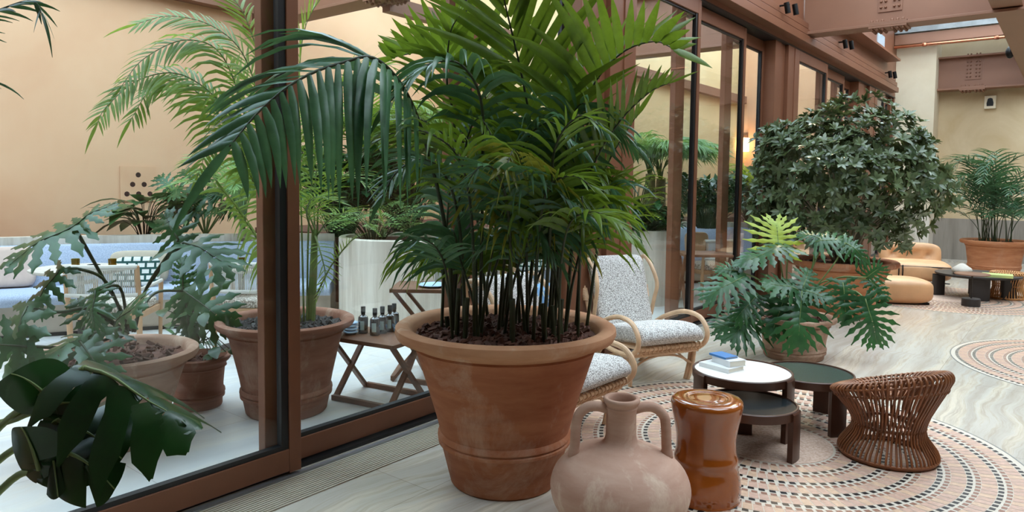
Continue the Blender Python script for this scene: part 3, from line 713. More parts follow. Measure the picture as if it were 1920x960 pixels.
ph(T, (150,640,3.6), (195,700,3.5), [(240,625,4.0),(190,620,3.8)], up=(.2,-.7,.8), wid=.95, seed=10)
ph(T, (50,575,3.6), (5,700,3.4), [(240,622,4.0),(170,580,3.8),(110,585,3.7)], up=(.3,-.9,.3), wid=.7, seed=11)
ph(T, (55,650,3.5), (-60,640,3.3), [(240,622,4.0),(150,650,3.8)], up=(.3,-.9,.3), wid=.8, seed=12)
ph(T, (130,690,3.6), (95,720,3.5), [(240,622,4.0),(170,670,3.75)], up=(.3,-.9,.3), wid=.8, seed=13, lobes=5)
# small pot with hanging leaves
pc3 = onz(372, 760)
T = thing('potted_philodendron', 'smaller potted philodendron with drooping leaves behind the large left pot', 'potted plant', pc3)
pot(T, pc3, .34, .205, .15, 'terra3', 'terra3', .25, 'bark', chips=70)
root = (372, 645, 4.7)
for b_, t_, w_, sd in (((345,545,4.6),(420,600,4.4),.75,1),((345,545,4.6),(335,480,4.6),.6,2),((350,560,4.6),(350,640,4.5),.7,3)):
    ph(T, b_, t_, [root, (368, 600, 4.7)] if sd != 1 else [(255,600,4.2),(290,550,4.4)], up=(.4, -.8, .4), wid=w_, seed=sd, lobes=8)
rg = random.Random(5); lf = MB()
for i in range(26):
    q = at(rg.uniform(305, 432), rg.uniform(575, 665), rg.uniform(4.45, 4.85)); lf.leaf(q, (rg.uniform(-1, 1), rg.uniform(-1, 1), rg.uniform(-.5, .2)), (0, -.4, 1), .11, .08, 4, .35)
    lf.tube(smooth_path([at(*root), at(*root).lerp(q, .5)+V((0, 0, .06)), q], 4), .003, 5, 1)
lf.build('heart_leaves', [M['philo'], M['stem']], T, angle=0)
# ---------------------------------------------------------------- areca palm in the pot behind the door stile
pc4 = onz(538, 768)
T = thing('potted_areca_palm', 'light green areca palm in terracotta pot right behind the sliding door stile', 'potted palm', pc4)
pot(T, pc4, .61, .434, .255, 'terra3', 'terra3', .22, 'gravel', chips=500, lip=.075)
ct = [at(582, 590, 4.65), at(588, 500, 4.65), at(590, 430, 4.65)]
ct[0].z = .55
MB().tube(smooth_path(ct, 6), lambda t: .030*(1-.35*t), 10).build('trunk', M['stem_l'], T)
A = dict(mat='areca', stem='stem_l', r=.006)
tall = [
 ([(560,590,4.6),(500,420,4.5),(470,260,4.4),(420,110,4.3),(350,75,4.2),(270,110,4.1),(225,165,4.05)], dict(n=37, L=0.42, W=.026, s0=.42, ang=(68,38), droop=2.6, lifts=(.45,-.55), tipL=.5)),
 ([(560,590,4.6),(510,430,4.5),(470,300,4.4),(420,200,4.3),(340,140,4.2),(260,150,4.1),(200,200,4.0),(182,232,3.98)], dict(n=42, L=0.37, W=.026, s0=.42, ang=(68,38), droop=2.8, lifts=(.45,-.55), tipL=.5)),
 ([(560,590,4.6),(510,430,4.5),(470,330,4.4),(410,215,4.3),(340,155,4.25),(285,165,4.2),(245,225,4.15)], dict(n=37, L=0.37, W=.026, s0=.42, ang=(68,38), droop=3.0, lifts=(.45,-.55), tipL=.5)),
 ([(560,590,4.6),(520,420,4.5),(500,250,4.4),(460,110,4.3),(400,50,4.2),(320,30,4.15),(255,45,4.1)], dict(n=37, L=0.39, W=.026, s0=.44, ang=(68,38), droop=1.8, lifts=(.45,-.55), tipL=.5)),
 ([(560,590,4.6),(525,420,4.6),(510,250,4.6),(480,90,4.5),(440,0,4.45),(380,-30,4.4)], dict(n=32, L=0.42, W=.026, s0=.42, ang=(68,38), droop=1.8, lifts=(.45,-.55), tipL=.5)),
 ([(565,590,4.6),(530,420,4.6),(500,300,4.5),(450,240,4.4),(400,260,4.3),(370,330,4.25)], dict(n=32, L=0.36, W=.026, s0=.42, ang=(68,38), droop=3.0, lifts=(.45,-.55), tipL=.5)),
 ([(565,590,4.6),(540,420,4.7),(510,300,4.8),(480,180,4.8),(440,120,4.8)], dict(n=30, L=0.42, W=.026, s0=.38, ang=(68,38), droop=2.2, lifts=(.45,-.55), tipL=.5)),
 ([(570,590,4.6),(565,400,4.7),(560,200,4.7),(570,60,4.7),(610,-20,4.7)], dict(n=24, L=.42, W=.022, s0=.45, ang=(60,25), droop=1.4)),
 ([(575,590,4.6),(580,400,4.7),(600,250,4.7),(650,150,4.7),(720,120,4.7),(760,150,4.7)], dict(n=24, L=.38, W=.020, s0=.45, ang=(60,25), droop=1.8)),
 ([(560,590,4.6),(500,480,4.45),(450,400,4.3),(420,360,4.2),(400,350,4.2)], dict(n=25, L=0.42, W=.026, s0=.3, ang=(68,38), droop=3.0, lifts=(.45,-.55), tipL=.5)),
 ([(595,440,4.65),(570,390,4.6),(520,360,4.5),(480,390,4.45)], dict(n=22, L=.26, W=.011, s0=.2, droop=2.4)),
 ([(595,440,4.65),(600,380,4.6),(640,330,4.5),(690,350,4.4),(712,400,4.4)], dict(n=24, L=.26, W=.011, s0=.2, droop=2.4)),
 ([(590,440,4.65),(590,360,4.7),(600,300,4.75),(640,250,4.8)], dict(n=22, L=.28, W=.011, s0=.2, droop=1.8)),
 ([(595,440,4.65),(620,410,4.5),(660,400,4.4),(700,430,4.35)], dict(n=20, L=.22, W=.011, s0=.2, droop=2.6)),
 ([(588,440,4.65),(575,400,4.5),(590,370,4.3),(640,380,4.2)], dict(n=20, L=.24, W=.011, s0=.2, droop=2.4)),
 ([(590,560,4.6),(620,500,4.55),(655,455,4.5),(680,440,4.5)], dict(n=12, L=.12, W=.008, s0=.5, droop=1.8)),
 ([(590,440,4.65),(600,470,4.5),(610,520,4.45),(595,560,4.4)], dict(n=12, L=.14, W=.010, s0=.2, droop=1.8)),
]
for p, kw in tall:
    q = W3(p)
    if p[0][1] == 590: q[0].z = .55
    frond(T, q, **(A | kw | ({'seg': 4})))
# ---------------------------------------------------------------- philodendron pot in the lounge
pc5 = onz(1487, 668)
T = thing('potted_philodendron', 'split leaf philodendron in the pale weathered pot right of the armchair', 'potted plant', pc5)
pot(T, pc5, .37, .35, .25, 'terra2', 'terra2', .2, 'bark', chips=120, lip=.07)
r5 = (1487, 590, 6.26)
for b_, t_, pet, kw in [
 ((1460,468,6.25),(1458,408,6.33),[r5,(1470,530,6.25)],dict(wid=1.35, up=(.62,-.78,.05), lobes=8, mat='acacia', gap=.30, cup=.1)),
 ((1480,462,6.2),(1385,475,6.0),[r5,(1475,520,6.2)],dict(wid=.5, up=(.2,-.3,1), lobes=9)),
 ((1530,455,6.2),(1600,430,6.1),[r5,(1520,510,6.2)],dict(wid=.9, up=(.2,-.6,1), lobes=9, droop=.4)),
 ((1545,450,6.2),(1500,430,6.3),[r5,(1520,510,6.2)],dict(wid=.7, up=(.2,-.6,1), lobes=7)),
 ((1585,455,6.1),(1635,480,6.0),[r5,(1560,500,6.1)],dict(wid=.9, up=(.2,-.7,.8), lobes=8, droop=.4)),
 ((1625,520,6.0),(1650,500,5.9),[r5,(1560,525,6.1)],dict(wid=1.2, up=(.5,-.8,.5), lobes=7)),
 ((1630,525,6.0),(1665,560,5.9),[r5,(1560,525,6.1)],dict(wid=.7, up=(.5,-.8,.5), lobes=7)),
 ((1622,560,5.9),(1650,640,5.8),[r5,(1560,545,6.1),(1600,545,6.0)],dict(wid=.85, up=(.5,-.85,.2), lobes=9)),
 ((1580,530,6.0),(1590,600,5.9),[r5,(1540,530,6.1)],dict(wid=.7, up=(.5,-.85,.2), lobes=8)),
 ((1503,545,6.0),(1500,640,5.8),[r5],dict(wid=.85, up=(.5,-.85,.3), lobes=9)),
 ((1500,545,6.0),(1440,520,5.9),[r5],dict(wid=.7, up=(.3,-.6,.8), lobes=7)),
 ((1505,545,6.0),(1560,555,5.9),[r5],dict(wid=.8, up=(.3,-.6,.8), lobes=7)),
 ((1505,540,6.0),(1520,500,6.1),[r5],dict(wid=.9, up=(.5,-.85,.3), lobes=6)),
 ((1395,520,6.0),(1325,545,5.9),[r5,(1430,540,6.1)],dict(wid=.9, up=(.3,-.5,.9), lobes=8)),
 ((1390,510,6.1),(1350,500,6.1),[r5,(1430,530,6.1)],dict(wid=1.0, up=(.3,-.7,.7), lobes=7)),
 ((1420,555,6.1),(1380,590,6.0),[r5],dict(wid=.9, up=(.3,-.7,.7), lobes=8)),
 ((1410,590,6.2),(1375,625,6.0),[r5,(1440,560,6.2)],dict(wid=1.1, up=(.3,-.8,.5), lobes=8)),
 ((1400,600,6.2),(1345,605,6.1),[r5,(1440,560,6.2)],dict(wid=.9, up=(.3,-.6,.8), lobes=8)),
 ((1470,560,6.1),(1450,620,5.95),[r5],dict(wid=.8, up=(.5,-.85,.3), lobes=7)),
]:
    ph(T, b_, t_, pet, **(dict(pr=.007, stem='stem_l', seed=b_[0]) | kw))
# ---------------------------------------------------------------- the rounded shrub
pc6 = onz(1575, 590)
T = thing('potted_shrub', 'big rounded broadleaf shrub in a wide orange pot beside the glass wall', 'potted shrub', pc6)
pot(T, pc6, .655, .60, .33, 'terra4', 'terra', .25, 'bark', chips=60)
rg = random.Random(3); cc = pc6+V((-.06, -.12, 1.58)); mb = [MB() for _ in range(4)]; br = MB()
for i in range(1500):
    while True:
        d = V((rg.gauss(0, 1), rg.gauss(0, 1), rg.gauss(0, 1))).normalized()
        if d.z > -.75: break
    rad = (1 if rg.random() < .72 else rg.uniform(.55, 1))*rg.uniform(.86, 1.07)
    bump_ = 1+.10*math.sin(4*d.x+1)*math.cos(5*d.y)+.07*math.sin(7*d.z+3*d.x)
    p = cc+V((d.x*1.10, d.y*.78, d.z*(.80 if d.z > 0 else .86)))*rad*bump_
    if d.z < -.3 and rg.random() < .45: p.z -= rg.uniform(0, .18)
    if p.x < -2.90: p.x = -2.90+rg.uniform(0, .12)
    ax = (d+V((0, 0, .35))+V((rg.gauss(0, .35), rg.gauss(0, .35), rg.gauss(0, .3)))).normalized(); x = ax.orthogonal().normalized(); y = ax.cross(x)
    m_ = mb[i % 4]
    for k in range(7):
        a = k*.9+rg.uniform(-.3, .3); dd = (x*math.cos(a)+y*math.sin(a))*rg.uniform(.7, 1.1)+ax*rg.uniform(.2, .9)
        m_.leaf(p, dd, ax, rg.uniform(.075, .12), .042, 3, .18, .2)
for i in range(40):
    d = V((rg.gauss(0, 1), rg.gauss(0, 1), rg.gauss(0, .6))).normalized(); p = cc+V((d.x*.95, d.y*.7, d.z*.65))
    b0 = pc6+V((rg.uniform(-.1, .1), rg.uniform(-.1, .1), .62)); br.tube(smooth_path([b0, b0.lerp(p, .4)+V((0, 0, .12)), p], 5), lambda t: .016*(1-t)+.003, 6)
br.build('branches', M['trunk'], T, angle=0)
for m_ in mb: m_.build('foliage', M['shrub'], T, angle=0)
# ---------------------------------------------------------------- generic palms and planting
def palm(T, b, n, h, reach, L, W, mat='kentia', seed=0, spread=.12, stem='stem', nl=16, seg=4, droop=2.2, r=.006, hmin=.6, lift=.15, xlim=None):
    rg = random.Random(seed); b = V(b)
    for i in range(n):
        a = 2*math.pi*(i+rg.uniform(-.3, .3))*.618*1.0; o = V((math.cos(a), math.sin(a), 0)); hh = h*rg.uniform(hmin, 1.0); rr = reach*rg.uniform(.7, 1.1)
        b0 = b+V((rg.uniform(-spread, spread), rg.uniform(-spread, spread), 0))
        pts = [b0, b0+o*rr*.1+V((0, 0, hh*.5)), b0+o*rr*.35+V((0, 0, hh*.9)), b0+o*rr*.72+V((0, 0, hh)), b0+o*rr+V((0, 0, hh*.86))]
        if xlim is not None:
            for p in pts:
                if p.x > xlim[1]: p.x = xlim[1]
                if p.x < xlim[0]: p.x = xlim[0]
        frond(T, pts, s0=.38, n=nl, L=L, W=W, droop=droop, r=r, mat=mat, stem=stem, seg=seg, lift=lift, ang=(60, 28))
pc7 = onz(1862, 520)
T = thing('potted_palm', 'dark green palm in the large terracotta planter at the far right', 'potted palm', pc7)
pot(T, pc7, .635, .51, .36, 'terra4', 'terra4', .3, 'bark', chips=60)
palm(T, pc7+V((0, 0, .55)), 34, 1.55, .95, .45, .028, 'kentia_sheen', 21, .22, nl=15, hmin=.35, droop=1.8)
# planter beds ---------------------------------------------------------
def bed_palm(name, lab, b, trunk_h, n, h, reach, L, W, mat, seed, tr=.05, **k):
    b = V(b); T = thing(name, lab, 'palm', b)
    if trunk_h: MB().tube([b, b+V((0, 0, trunk_h*.5)), b+V((.01, 0, trunk_h))], lambda t: tr*(1.15-.4*t), 12).build('trunk', M['trunk'], T)
    palm(T, b+V((0, 0, trunk_h)), n, h, reach, L, W, mat, seed, .02, stem='stem_l', **k); return T
def clump(name, lab, b, n, h, wid, L, W, mat, seed, cat='plant', kind_='broad'):
    b = V(b); T = thing(name, lab, cat, b); rg = random.Random(seed); st = MB(); lf = MB()
    for i in range(n):
        a = rg.uniform(0, 6.28); q = math.sqrt(rg.random())*wid; e = rg.uniform(.35, 1); p = b+V((q*math.cos(a), q*math.sin(a), h*e)); d = V((math.cos(a), math.sin(a), rg.uniform(-.2, .9)))
        st.tube(smooth_path([b+V((q*.25*math.cos(a), q*.25*math.sin(a), 0)), b+V((q*.6*math.cos(a), q*.6*math.sin(a), h*e*.7)), p], 4), .004, 5)
        if kind_ == 'broad': lf.leaf(p, d, (0, 0, 1), L*rg.uniform(.7, 1.2), W*rg.uniform(.8, 1.2), 4, .45, .2)
        elif kind_ == 'small':
            for k in range(5):
                dd = V((rg.gauss(0, 1), rg.gauss(0, 1), rg.gauss(.3, .6))); lf.leaf(p, dd, (0, 0, 1), L*rg.uniform(.6, 1.1), W, 2, .3, .2)
        elif kind_ == 'fern':
            side = d.cross(V((0, 0, 1))).normalized(); d2 = V(d).normalized()
            for k in range(10):
                t = k/10; o = p+d2*L*t-V((0, 0, .35*L*t*t))
                for sg in (1, -1): lf.leaf(o, side*sg+d2*.5, (0, 0, 1), L*.32*(1-t*.7), W, 2, .2, .1)
    if n: st.build('stems', M['stem'], T, angle=0)
    o = lf.build('foliage', M[mat], T, angle=0); return T
zb = .86
def bedp(px, py, t): q = at(px, py, t); q.z = zb; return q
clump('peace_lily', 'dark broad leaved clump on the parapet below the vent holes', bedp(270, 430, 7.9), 46, .42, .24, .32, .16, 'broad', 1)
T = thing('philodendron', 'cut leaf philodendron rising behind the banquette left of the door stile', 'plant', bedp(385, 430, 8.0))
rg = random.Random(8)
for i in range(15):
    bx, by = 320+rg.uniform(0, 150), 335+rg.uniform(0, 75); q = at(bx, by, 7.9); a = rg.uniform(-1.2, 1.2)
    lobed(T, q, q+V((math.sin(a)*.32-.05, math.cos(a)*.1-.2, rg.uniform(-.05, .2))), lobes=6, wid=.9, up=(.5, -.6, .7), petiole=[bedp(385, 430, 8.0), bedp(385, 430, 8.0).lerp(q, .6)+V((0, 0, .1))], mat='fern' if i % 3 == 0 else 'philo', pr=.008, seed=i)
bed_palm('feather_palm', 'airy light green palm arching over the banquette parapet', bedp(455, 430, 7.8), .1, 16, .80, .75, .30, .022, 'fern', 4, nl=22)
clump('fern', 'feathery green fern above the travertine planter beside the areca palm', bedp(700, 440, 7.6), 60, .34, .46, .36, .034, 'fern', 6, kind_='fern')
clump('bush', 'dense green shrub with round leaves behind the travertine planter', bedp(640, 430, 8.2), 190, 1.0, .55, .17, .11, 'philo', 7, kind_='small')
clump('bush', 'blue green leafy shrub against the ochre wall behind the big palm', bedp(760, 430, 8.6), 190, 1.05, .55, .17, .09, 'fern', 9, kind_='small')
bed_palm('feather_palm', 'tall pale feather palm rising behind the travertine planter', bedp(700, 430, 8.6), .55, 22, 1.15, 1.1, .46, .034, 'areca', 12, nl=22)
bed_palm('feather_palm', 'feather palm against the peach wall left of the central post', bedp(830, 430, 8.8), .4, 22, 1.15, 1.1, .44, .034, 'fern', 13, nl=22)
clump('bush', 'leafy shrub behind the lower stems of the big palm', bedp(980, 430, 9.0), 110, .75, .6, .16, .08, 'philo', 14, kind_='small')
bed_palm('feather_palm', 'feather palm behind the central post', bedp(1040, 430, 9.2), .4, 14, .9, .9, .36, .024, 'areca', 15, nl=18)
# right hand planter with two trunked palms
q1 = bedp(1216, 430, 9.4); q1.x = max(q1.x, -6.0)
bed_palm('blue_palm', 'blue green palm with ringed trunk left of the two in the middle bay', q1, .78, 24, .50, .75, .50, .024, 'fern', 16, tr=.085, nl=24, droop=3.0)
q2 = bedp(1236, 430, 9.8)
bed_palm('blue_palm', 'blue green palm with ringed trunk right of the two in the middle bay', q2, .72, 24, .50, .80, .50, .024, 'fern', 17, tr=.085, nl=24, droop=3.0)
clump('acacia', 'yellow green feathery shrub in the middle bay', bedp(1188, 420, 8.95), 44, .80, .30, .34, .035, 'acacia', 18, kind_='fern')
clump('bush', 'low leafy shrub spilling over the pale planter in the middle bay', bedp(1200, 428, 9.0), 150, .34, .50, .17, .10, 'philo', 19, kind_='small')
clump('bush', 'dark green shrub behind the second stile of the middle bay', bedp(1325, 420, 10.5), 170, .75, .55, .17, .08, 'broad', 20, kind_='small')
clump('bush', 'leafy shrub behind the last glass panel of the middle bay', bedp(1420, 420, 11.5), 170, .85, .6, .17, .08, 'philo', 22, kind_='small')
bed_palm('feather_palm', 'bright green fern palm behind the last glass panel', bedp(1410, 420, 11.0), .3, 12, .7, .55, .3, .018, 'acacia', 23, nl=16)
# ================================================================== furniture and objects
def sweep(mb, path, prof, mi=0, caps=True):
    """prof: (outward offset, z); path in plan, outward = left of travel"""
    P = [V((p[0], p[1], 0)) for p in path]; vs = []; n = len(prof)
    for i, p in enumerate(P):
        t = (P[min(i+1, len(P)-1)]-P[max(i-1, 0)]).normalized(); nn = V((-t.y, t.x, 0))
        vs += [p+nn*o+V((0, 0, z)) for o, z in prof]
    fs = [(i*n+j, (i+1)*n+j, (i+1)*n+(j+1) % n, i*n+(j+1) % n) for i in range(len(P)-1) for j in range(n)]
    if caps: fs += [tuple(range(n)), tuple((len(P)-1)*n+j for j in range(n-1, -1, -1))]
    return mb.add(vs, fs, mi)
def rbox(mb, c, sx, sy, sz, e=.35, rot=None, nu=20, nv=12, mi=0, pin=0.0):
    """soft rounded box (superellipsoid)"""
    c = V(c); sg = lambda v, p: math.copysign(abs(v)**p, v); vs = []; fs = []
    for j in range(nv+1):
        ph = -math.pi/2+math.pi*j/nv
        for i in range(nu):
            th = 2*math.pi*i/nu; cp = sg(math.cos(ph), e)
            x, y, z = cp*sg(math.cos(th), e), cp*sg(math.sin(th), e), sg(math.sin(ph), e)
            if pin: z *= 1-pin*(abs(x)**3*abs(y)**3)**.5*0-pin*max(abs(x), abs(y))**4*.5
            q = V((x*sx/2, y*sy/2, z*sz/2))
            if rot: q = rot @ q
            vs.append(c+q)
    for j in range(nv):
        for i in range(nu): fs.append((j*nu+i, j*nu+(i+1) % nu, (j+1)*nu+(i+1) % nu, (j+1)*nu+i))
    return mb.add(vs, fs, mi)
RX = lambda a: Matrix.Rotation(R(a), 3, 'X')
RY = lambda a: Matrix.Rotation(R(a), 3, 'Y')
RZ = lambda a: Matrix.Rotation(R(a), 3, 'Z')
# ---- curved banquettes
def banquette(path, lab, glab):
    P = smooth_path([(x, y, 0) for x, y in path], 6); T = thing('banquette', lab, 'banquette', P[len(P)//2])
    sweep(MB(), P, [(0, .0), (.56, 0), (.56, .30), (0, .30)]).build('base', M['concrete'], T, angle=30) if 0 else None
    b = MB(); sweep(b, P, [(0.02, 0), (.60, 0), (.60, .30), (.02, .30)]); b.build('base', M['concrete'], T, angle=30)
    b = MB(); sweep(b, P, [(.03, 0.0), (.0, 0.0), (.0, .035), (.03, .035)]); b.build('toe_kick', M['black'], T, angle=30)
    s = MB(); sweep(s, P, [(-.05, .31), (-.09, .335), (-.10, .37), (-.085, .405), (-.04, .425), (.50, .42), (.50, .30), (-.03, .30)]); s.build('seat', M['bluefab'], T, angle=60)
    k = MB(); sweep(k, P, [(.46, .42), (.455, .46), (.53, .80), (.56, .825), (.60, .82), (.62, .78), (.62, .42)]); k.build('backrest', M['bluefab'], T, angle=60)
    w = MB(); sweep(w, P, [(.63, 0), (.63, .90), (.75, .90), (.75, 0)]); struct('wall_parapet', w, M['trav_v'], glab, angle=30)
    w = MB(); sweep(w, P, [(.75, .70), (.75, .855), (1.35, .855), (1.35, .70)]); o = struct('floor_planting_bed', w, M['bark'], 'planting soil behind the parapet', angle=30)
banquette([(-8.1, .1), (-7.95, 1.2), (-7.68, 2.14), (-7.28, 2.95), (-6.9, 3.6), (-6.45, 4.2), (-6.08, 4.62)], 'long curved blue grey banquette on a stone base at the left of the courtyard', 'travertine parapet behind the left banquette')
def atz(px, t): q = at(px, 450, t); return (q.x, q.y)
banquette([atz(880, 8.55), atz(960, 8.75), atz(1040, 8.8), atz(1105, 8.75)], 'curved blue grey banquette glimpsed between the palm stems', 'travertine parapet behind the middle banquette')
banquette([atz(1225, 10.5), atz(1300, 10.8), atz(1380, 10.9), atz(1470, 10.8)], 'curved pale banquette behind the second glass bay', 'travertine parapet behind the right banquette')
def drum(px, t, r, h, lab):
    c = at(px, 450, t); c.z = 0; m_ = MB(); m_.lathe([(0, 0), (r, 0), (r, h-.01), (r-.01, h), (r-.07, h), (r-.075, h-.05), (0, h-.05)], c, 64)
    T = m_.build('planter', M['trav_v'], None, loc=c, angle=40); tag(T, lab, 'planter'); s = MB(); s.disc(c+V((0, 0, h-.045)), r-.08); ORIG[T.name] = c
    s.build('soil', M['bark'], T)
drum(748, 7.5, .62, .925, 'tall round travertine planter between the two banquettes')
drum(1200, 9.15, .50, .93, 'pale round travertine planter in the middle bay')
struct('floor_planting_bed', MB().box(-8.9, -6.6, 5.5, 9.5, .0, .84), M['bark'], 'planting bed before the ochre wall')
struct('floor_planting_bed', MB().box(-6.3, -5.55, 9.0, 16.9, .0, .84), M['bark'], 'planting bed before the right courtyard wall')
# ---- rope back dining chairs
def rope_chair(lab, loc, rz):
    T = thing('dining_chair', lab, 'chair', loc, rz, 'rope back dining chairs in the courtyard')
    for sx in (-1, 1):
        MB().tube(smooth_path([(sx*.26, -.24, 0), (sx*.265, -.25, .4), (sx*.27, -.29, .80)], 5), lambda t: .017+.006*math.sin(3*t), 10).build('leg', M['wood_l'], T, False)
        MB().tube([(sx*.25, .25, 0), (sx*.27, .24, .62)], lambda t: .014+.006*t, 10).build('leg', M['wood_l'], T, False)
        MB().tube(smooth_path([(sx*.27, -.27, .60), (sx*.31, -.05, .62), (sx*.27, .25, .61)], 6), .017, 8).build('armrest', M['rope'], T, False)
    MB().box(-.27, .27, -.25, -.21, .36, .41).box(-.27, .27, .21, .25, .36, .41).box(-.27, -.23, -.25, .25, .36, .41).box(.23, .27, -.25, .25, .36, .41).build('seat_frame', M['wood_l'], T, False, bevel=.005)
    s = MB(); rbox(s, (0, 0, .445), .52, .50, .085, .35); s.build('seat_cushion', M['wovenseat'], T, False)
    b = MB(); y = lambda x: -.29+.0*x-.045*(1-(x/.26)**2)
    for z, r in ((.79, .022), (.565, .016)): b.tube([(x, y(x), z) for x in [-.27+.54*i/10 for i in range(11)]], r, 8)
    for i in range(38):
        x = -.25+.5*i/37; b.tube([(x, y(x), .785), (x*.97, y(x)+.006, .565)], .0048, 5)
    b.build('backrest', M['rope'], T, False)
    return T
rope_chair('rope back oak chair at the cafe table with two olive glasses', onz(222, 668), R(46))
rope_chair('rope back oak chair cut off by the bronze door stile', onz(478, 655), R(42))
rope_chair('rope back chair glimpsed through the second bay', onz(1325, 560), R(60))
# ---- cafe tables
def cafe(lab, c, r, h=.72):
    T = thing('cafe_table', lab, 'table', c); b = V(c)
    m_ = MB(); m_.lathe([(0, h-.03), (r-.03, h-.03), (r, h-.012), (r-.002, h), (0, h)], b, 48); m_.build('tabletop', M['stone'], T, angle=40)
    m_ = MB(); m_.lathe([(0, 0), (.2, 0), (.2, .015), (.03, .04), (.026, h-.05), (.1, h-.03), (0, h-.03)], b, 32); m_.build('pedestal', M['dark'], T, angle=40)
    return T
def tumbler(lab, p, mat='yglass', r=.036, h=.095, name='drinking_glass', cat='glass', group=None):
    m_ = MB(); m_.lathe([(0, 0), (r*.9, 0), (r, h), (r-.003, h), (r*.9-.003, .006), (0, .006)], p, 24); return tag(m_.build(name, M[mat], None, loc=p, angle=40), lab, cat, group)
def plate(lab, p, r=.13, mat='white', group=None, name='plate'):
    m_ = MB(); m_.lathe([(0, 0), (r*.6, 0), (r, .016), (r-.004, .02), (r*.6, .006), (0, .006)], p, 32); return tag(m_.build(name, M[mat], None, loc=p, angle=40), lab, 'plate', group)
c1 = at(150, 505, 6.15); c1.z = 0; cafe('round stone cafe table in front of the banquette at far left', c1, .38)
def onT(px, py, z): return onz(px, py, z)
tz = .7205
tumbler('olive yellow glass, left of the pair on the far left cafe table', onT(142, 506, tz), r=.033)
tumbler('olive yellow glass, right of the pair on the far left cafe table', onT(211, 506, tz), r=.033)
m_ = MB(); q = onT(176, 507, tz); m_.lathe([(0, 0), (.045, 0), (.05, .05), (.043, .05), (.04, .01), (0, .01)], q, 24); tag(m_.build('bowl', M['teal'], None, loc=q, angle=40), 'small dark teal bowl between the two olive glasses', 'bowl')
plate('white plate beside the left olive glass', onT(162, 512, tz), .09); plate('white plate near the banquette edge of the far left table', onT(118, 516, tz), .09)
c2 = at(452, 506, 6.3); c2.z = 0; cafe('small round cafe table left of the door stile', c2, .24)
q = onT(416, 507, tz); m_ = MB(); m_.lathe([(0, 0), (.045, 0), (.045, .012), (.022, .02), (.018, .045), (.035, .055), (.035, .065), (.02, .075), (.045, .09), (.045, .10), (0, .105)], q, 24)
tag(m_.build('pepper_mill', M['peach'], None, loc=q, angle=40), 'turned pale wooden table piece left of the olive glass', 'pepper mill')
tumbler('olive yellow glass on the table left of the door stile', onT(454, 503, tz), r=.032); plate('white plate on the table by the door stile', onT(480, 502, tz), .07)
c3 = at(1040, 480, 8.1); c3.z = 0; cafe('cafe table glimpsed right of the palm stems', c3, .35); tumbler('olive yellow glass seen through the palm stems', onT(1045, 467, tz), r=.033)
# ---- cushions
def cushion(lab, p, w, h, d, mat, rz, tilt=18, name='cushion'):
    m_ = MB(); rbox(m_, (0, 0, h/2*math.cos(R(tilt))), w, d, h, .42, RX(-tilt), 24, 16)
    o = m_.build(name, M[mat], None, False, angle=0); o.location = p; o.rotation_euler = (0, 0, rz); return tag(o, lab, 'cushion')
zs_ = .43
def cu(px, py, t): q = at(px, py, t); q.z = zs_; return q
cushion('plain blush cushion at the left edge of the picture', cu(22, 550, 6.95), .42, .40, .13, 'pink', R(65))
cushion('green and white print cushion behind the blush one', cu(2, 540, 7.08), .42, .42, .10, 'geo', R(60))
cushion('plain sand coloured cushion on the banquette', cu(262, 535, 7.3), .56, .34, .11, 'beigec', R(52))
cushion('green and white print cushion leaning on the sand one', cu(258, 537, 7.08), .42, .30, .09, 'geo', R(52))
cushion('green and white print cushion seen between the palm stems', cu(1000, 500, 8.7), .38, .34, .1, 'geo', R(40))
cushion('sand cushion beside the print cushion behind the palm stems', cu(960, 500, 8.95), .42, .36, .1, 'beigec', R(40))
cushion('peach cushion on the right banquette', cu(1306, 462, 10.9), .36, .36, .12, 'peach', R(35))
# ---- folding tray tables with crossed legs
def xtable(lab, loc, rz, w, d, h):
    T = thing('folding_tray_table', lab, 'table', loc, rz)
    MB().box(-w/2, w/2, -d/2, d/2, h-.028, h).build('tabletop', M['wood_m'], T, False, bevel=.003)
    for sx in (-1, 1):
        x = sx*(w/2-.035)
        MB().bar((x-.012*sx, -d/2+.02, 0.004), (x-.012*sx, d/2-.03, h-.028), .022, .038, (1, 0, 0)).build('leg', M['wood_m'], T, False)
        MB().bar((x+.012*sx, d/2-.02, 0.004), (x+.012*sx, -d/2+.03, h-.028), .022, .038, (1, 0, 0)).build('leg', M['wood_m'], T, False)
    MB().bar((-w/2+.03, -d/2+.02, .018), (w/2-.03, -d/2+.02, .018), .03, .034).build('stretcher', M['wood_m'], T, False)
    MB().bar((-w/2+.03, d/2-.02, .018), (w/2-.03, d/2-.02, .018), .03, .034).build('stretcher', M['wood_m'], T, False)
    return T
fa, fb, fc = onz(716, 763), onz(626, 745), onz(793, 748)
cen = fb+(fa-fb)*.5+(fc-fa)*.5; rzx = math.atan2((fa-fb).y, (fa-fb).x)
xt = xtable('low folding teak tray table with crossed legs carrying the bottles', cen, rzx, .56, .40, .44)
xtable('second crossed leg tray table, mostly hidden by the big pot', cen+V((.02, .62, 0)), rzx+.1, .56, .40, .44)
q = at(812, 540, 5.5); q.z = 0; xtable('taller crossed leg side table left of the palm stems, with plate and hurricane glass', q, R(128), .45, .60, .70)
pz = .7005
pq = onz(813, 537, pz); plate('light blue plate on the taller tray table', pq, .12, 'bluedish')
m_ = MB(); q = onz(826, 527, pz); m_.lathe([(0, 0), (.05, 0), (.05, .17), (.03, .19), (.028, .24), (.025, .24), (.027, .19), (.046, .165), (.046, .006), (0, .006)], q, 24)
tag(m_.build('carafe', M['cglass'], None, loc=q, angle=40), 'clear glass carafe on the taller tray table', 'carafe')
q = at(1318, 500, 8.2); q.z = 0; xtable('crossed leg high table glimpsed through the middle bay', q, R(38), .55, .5, .72)
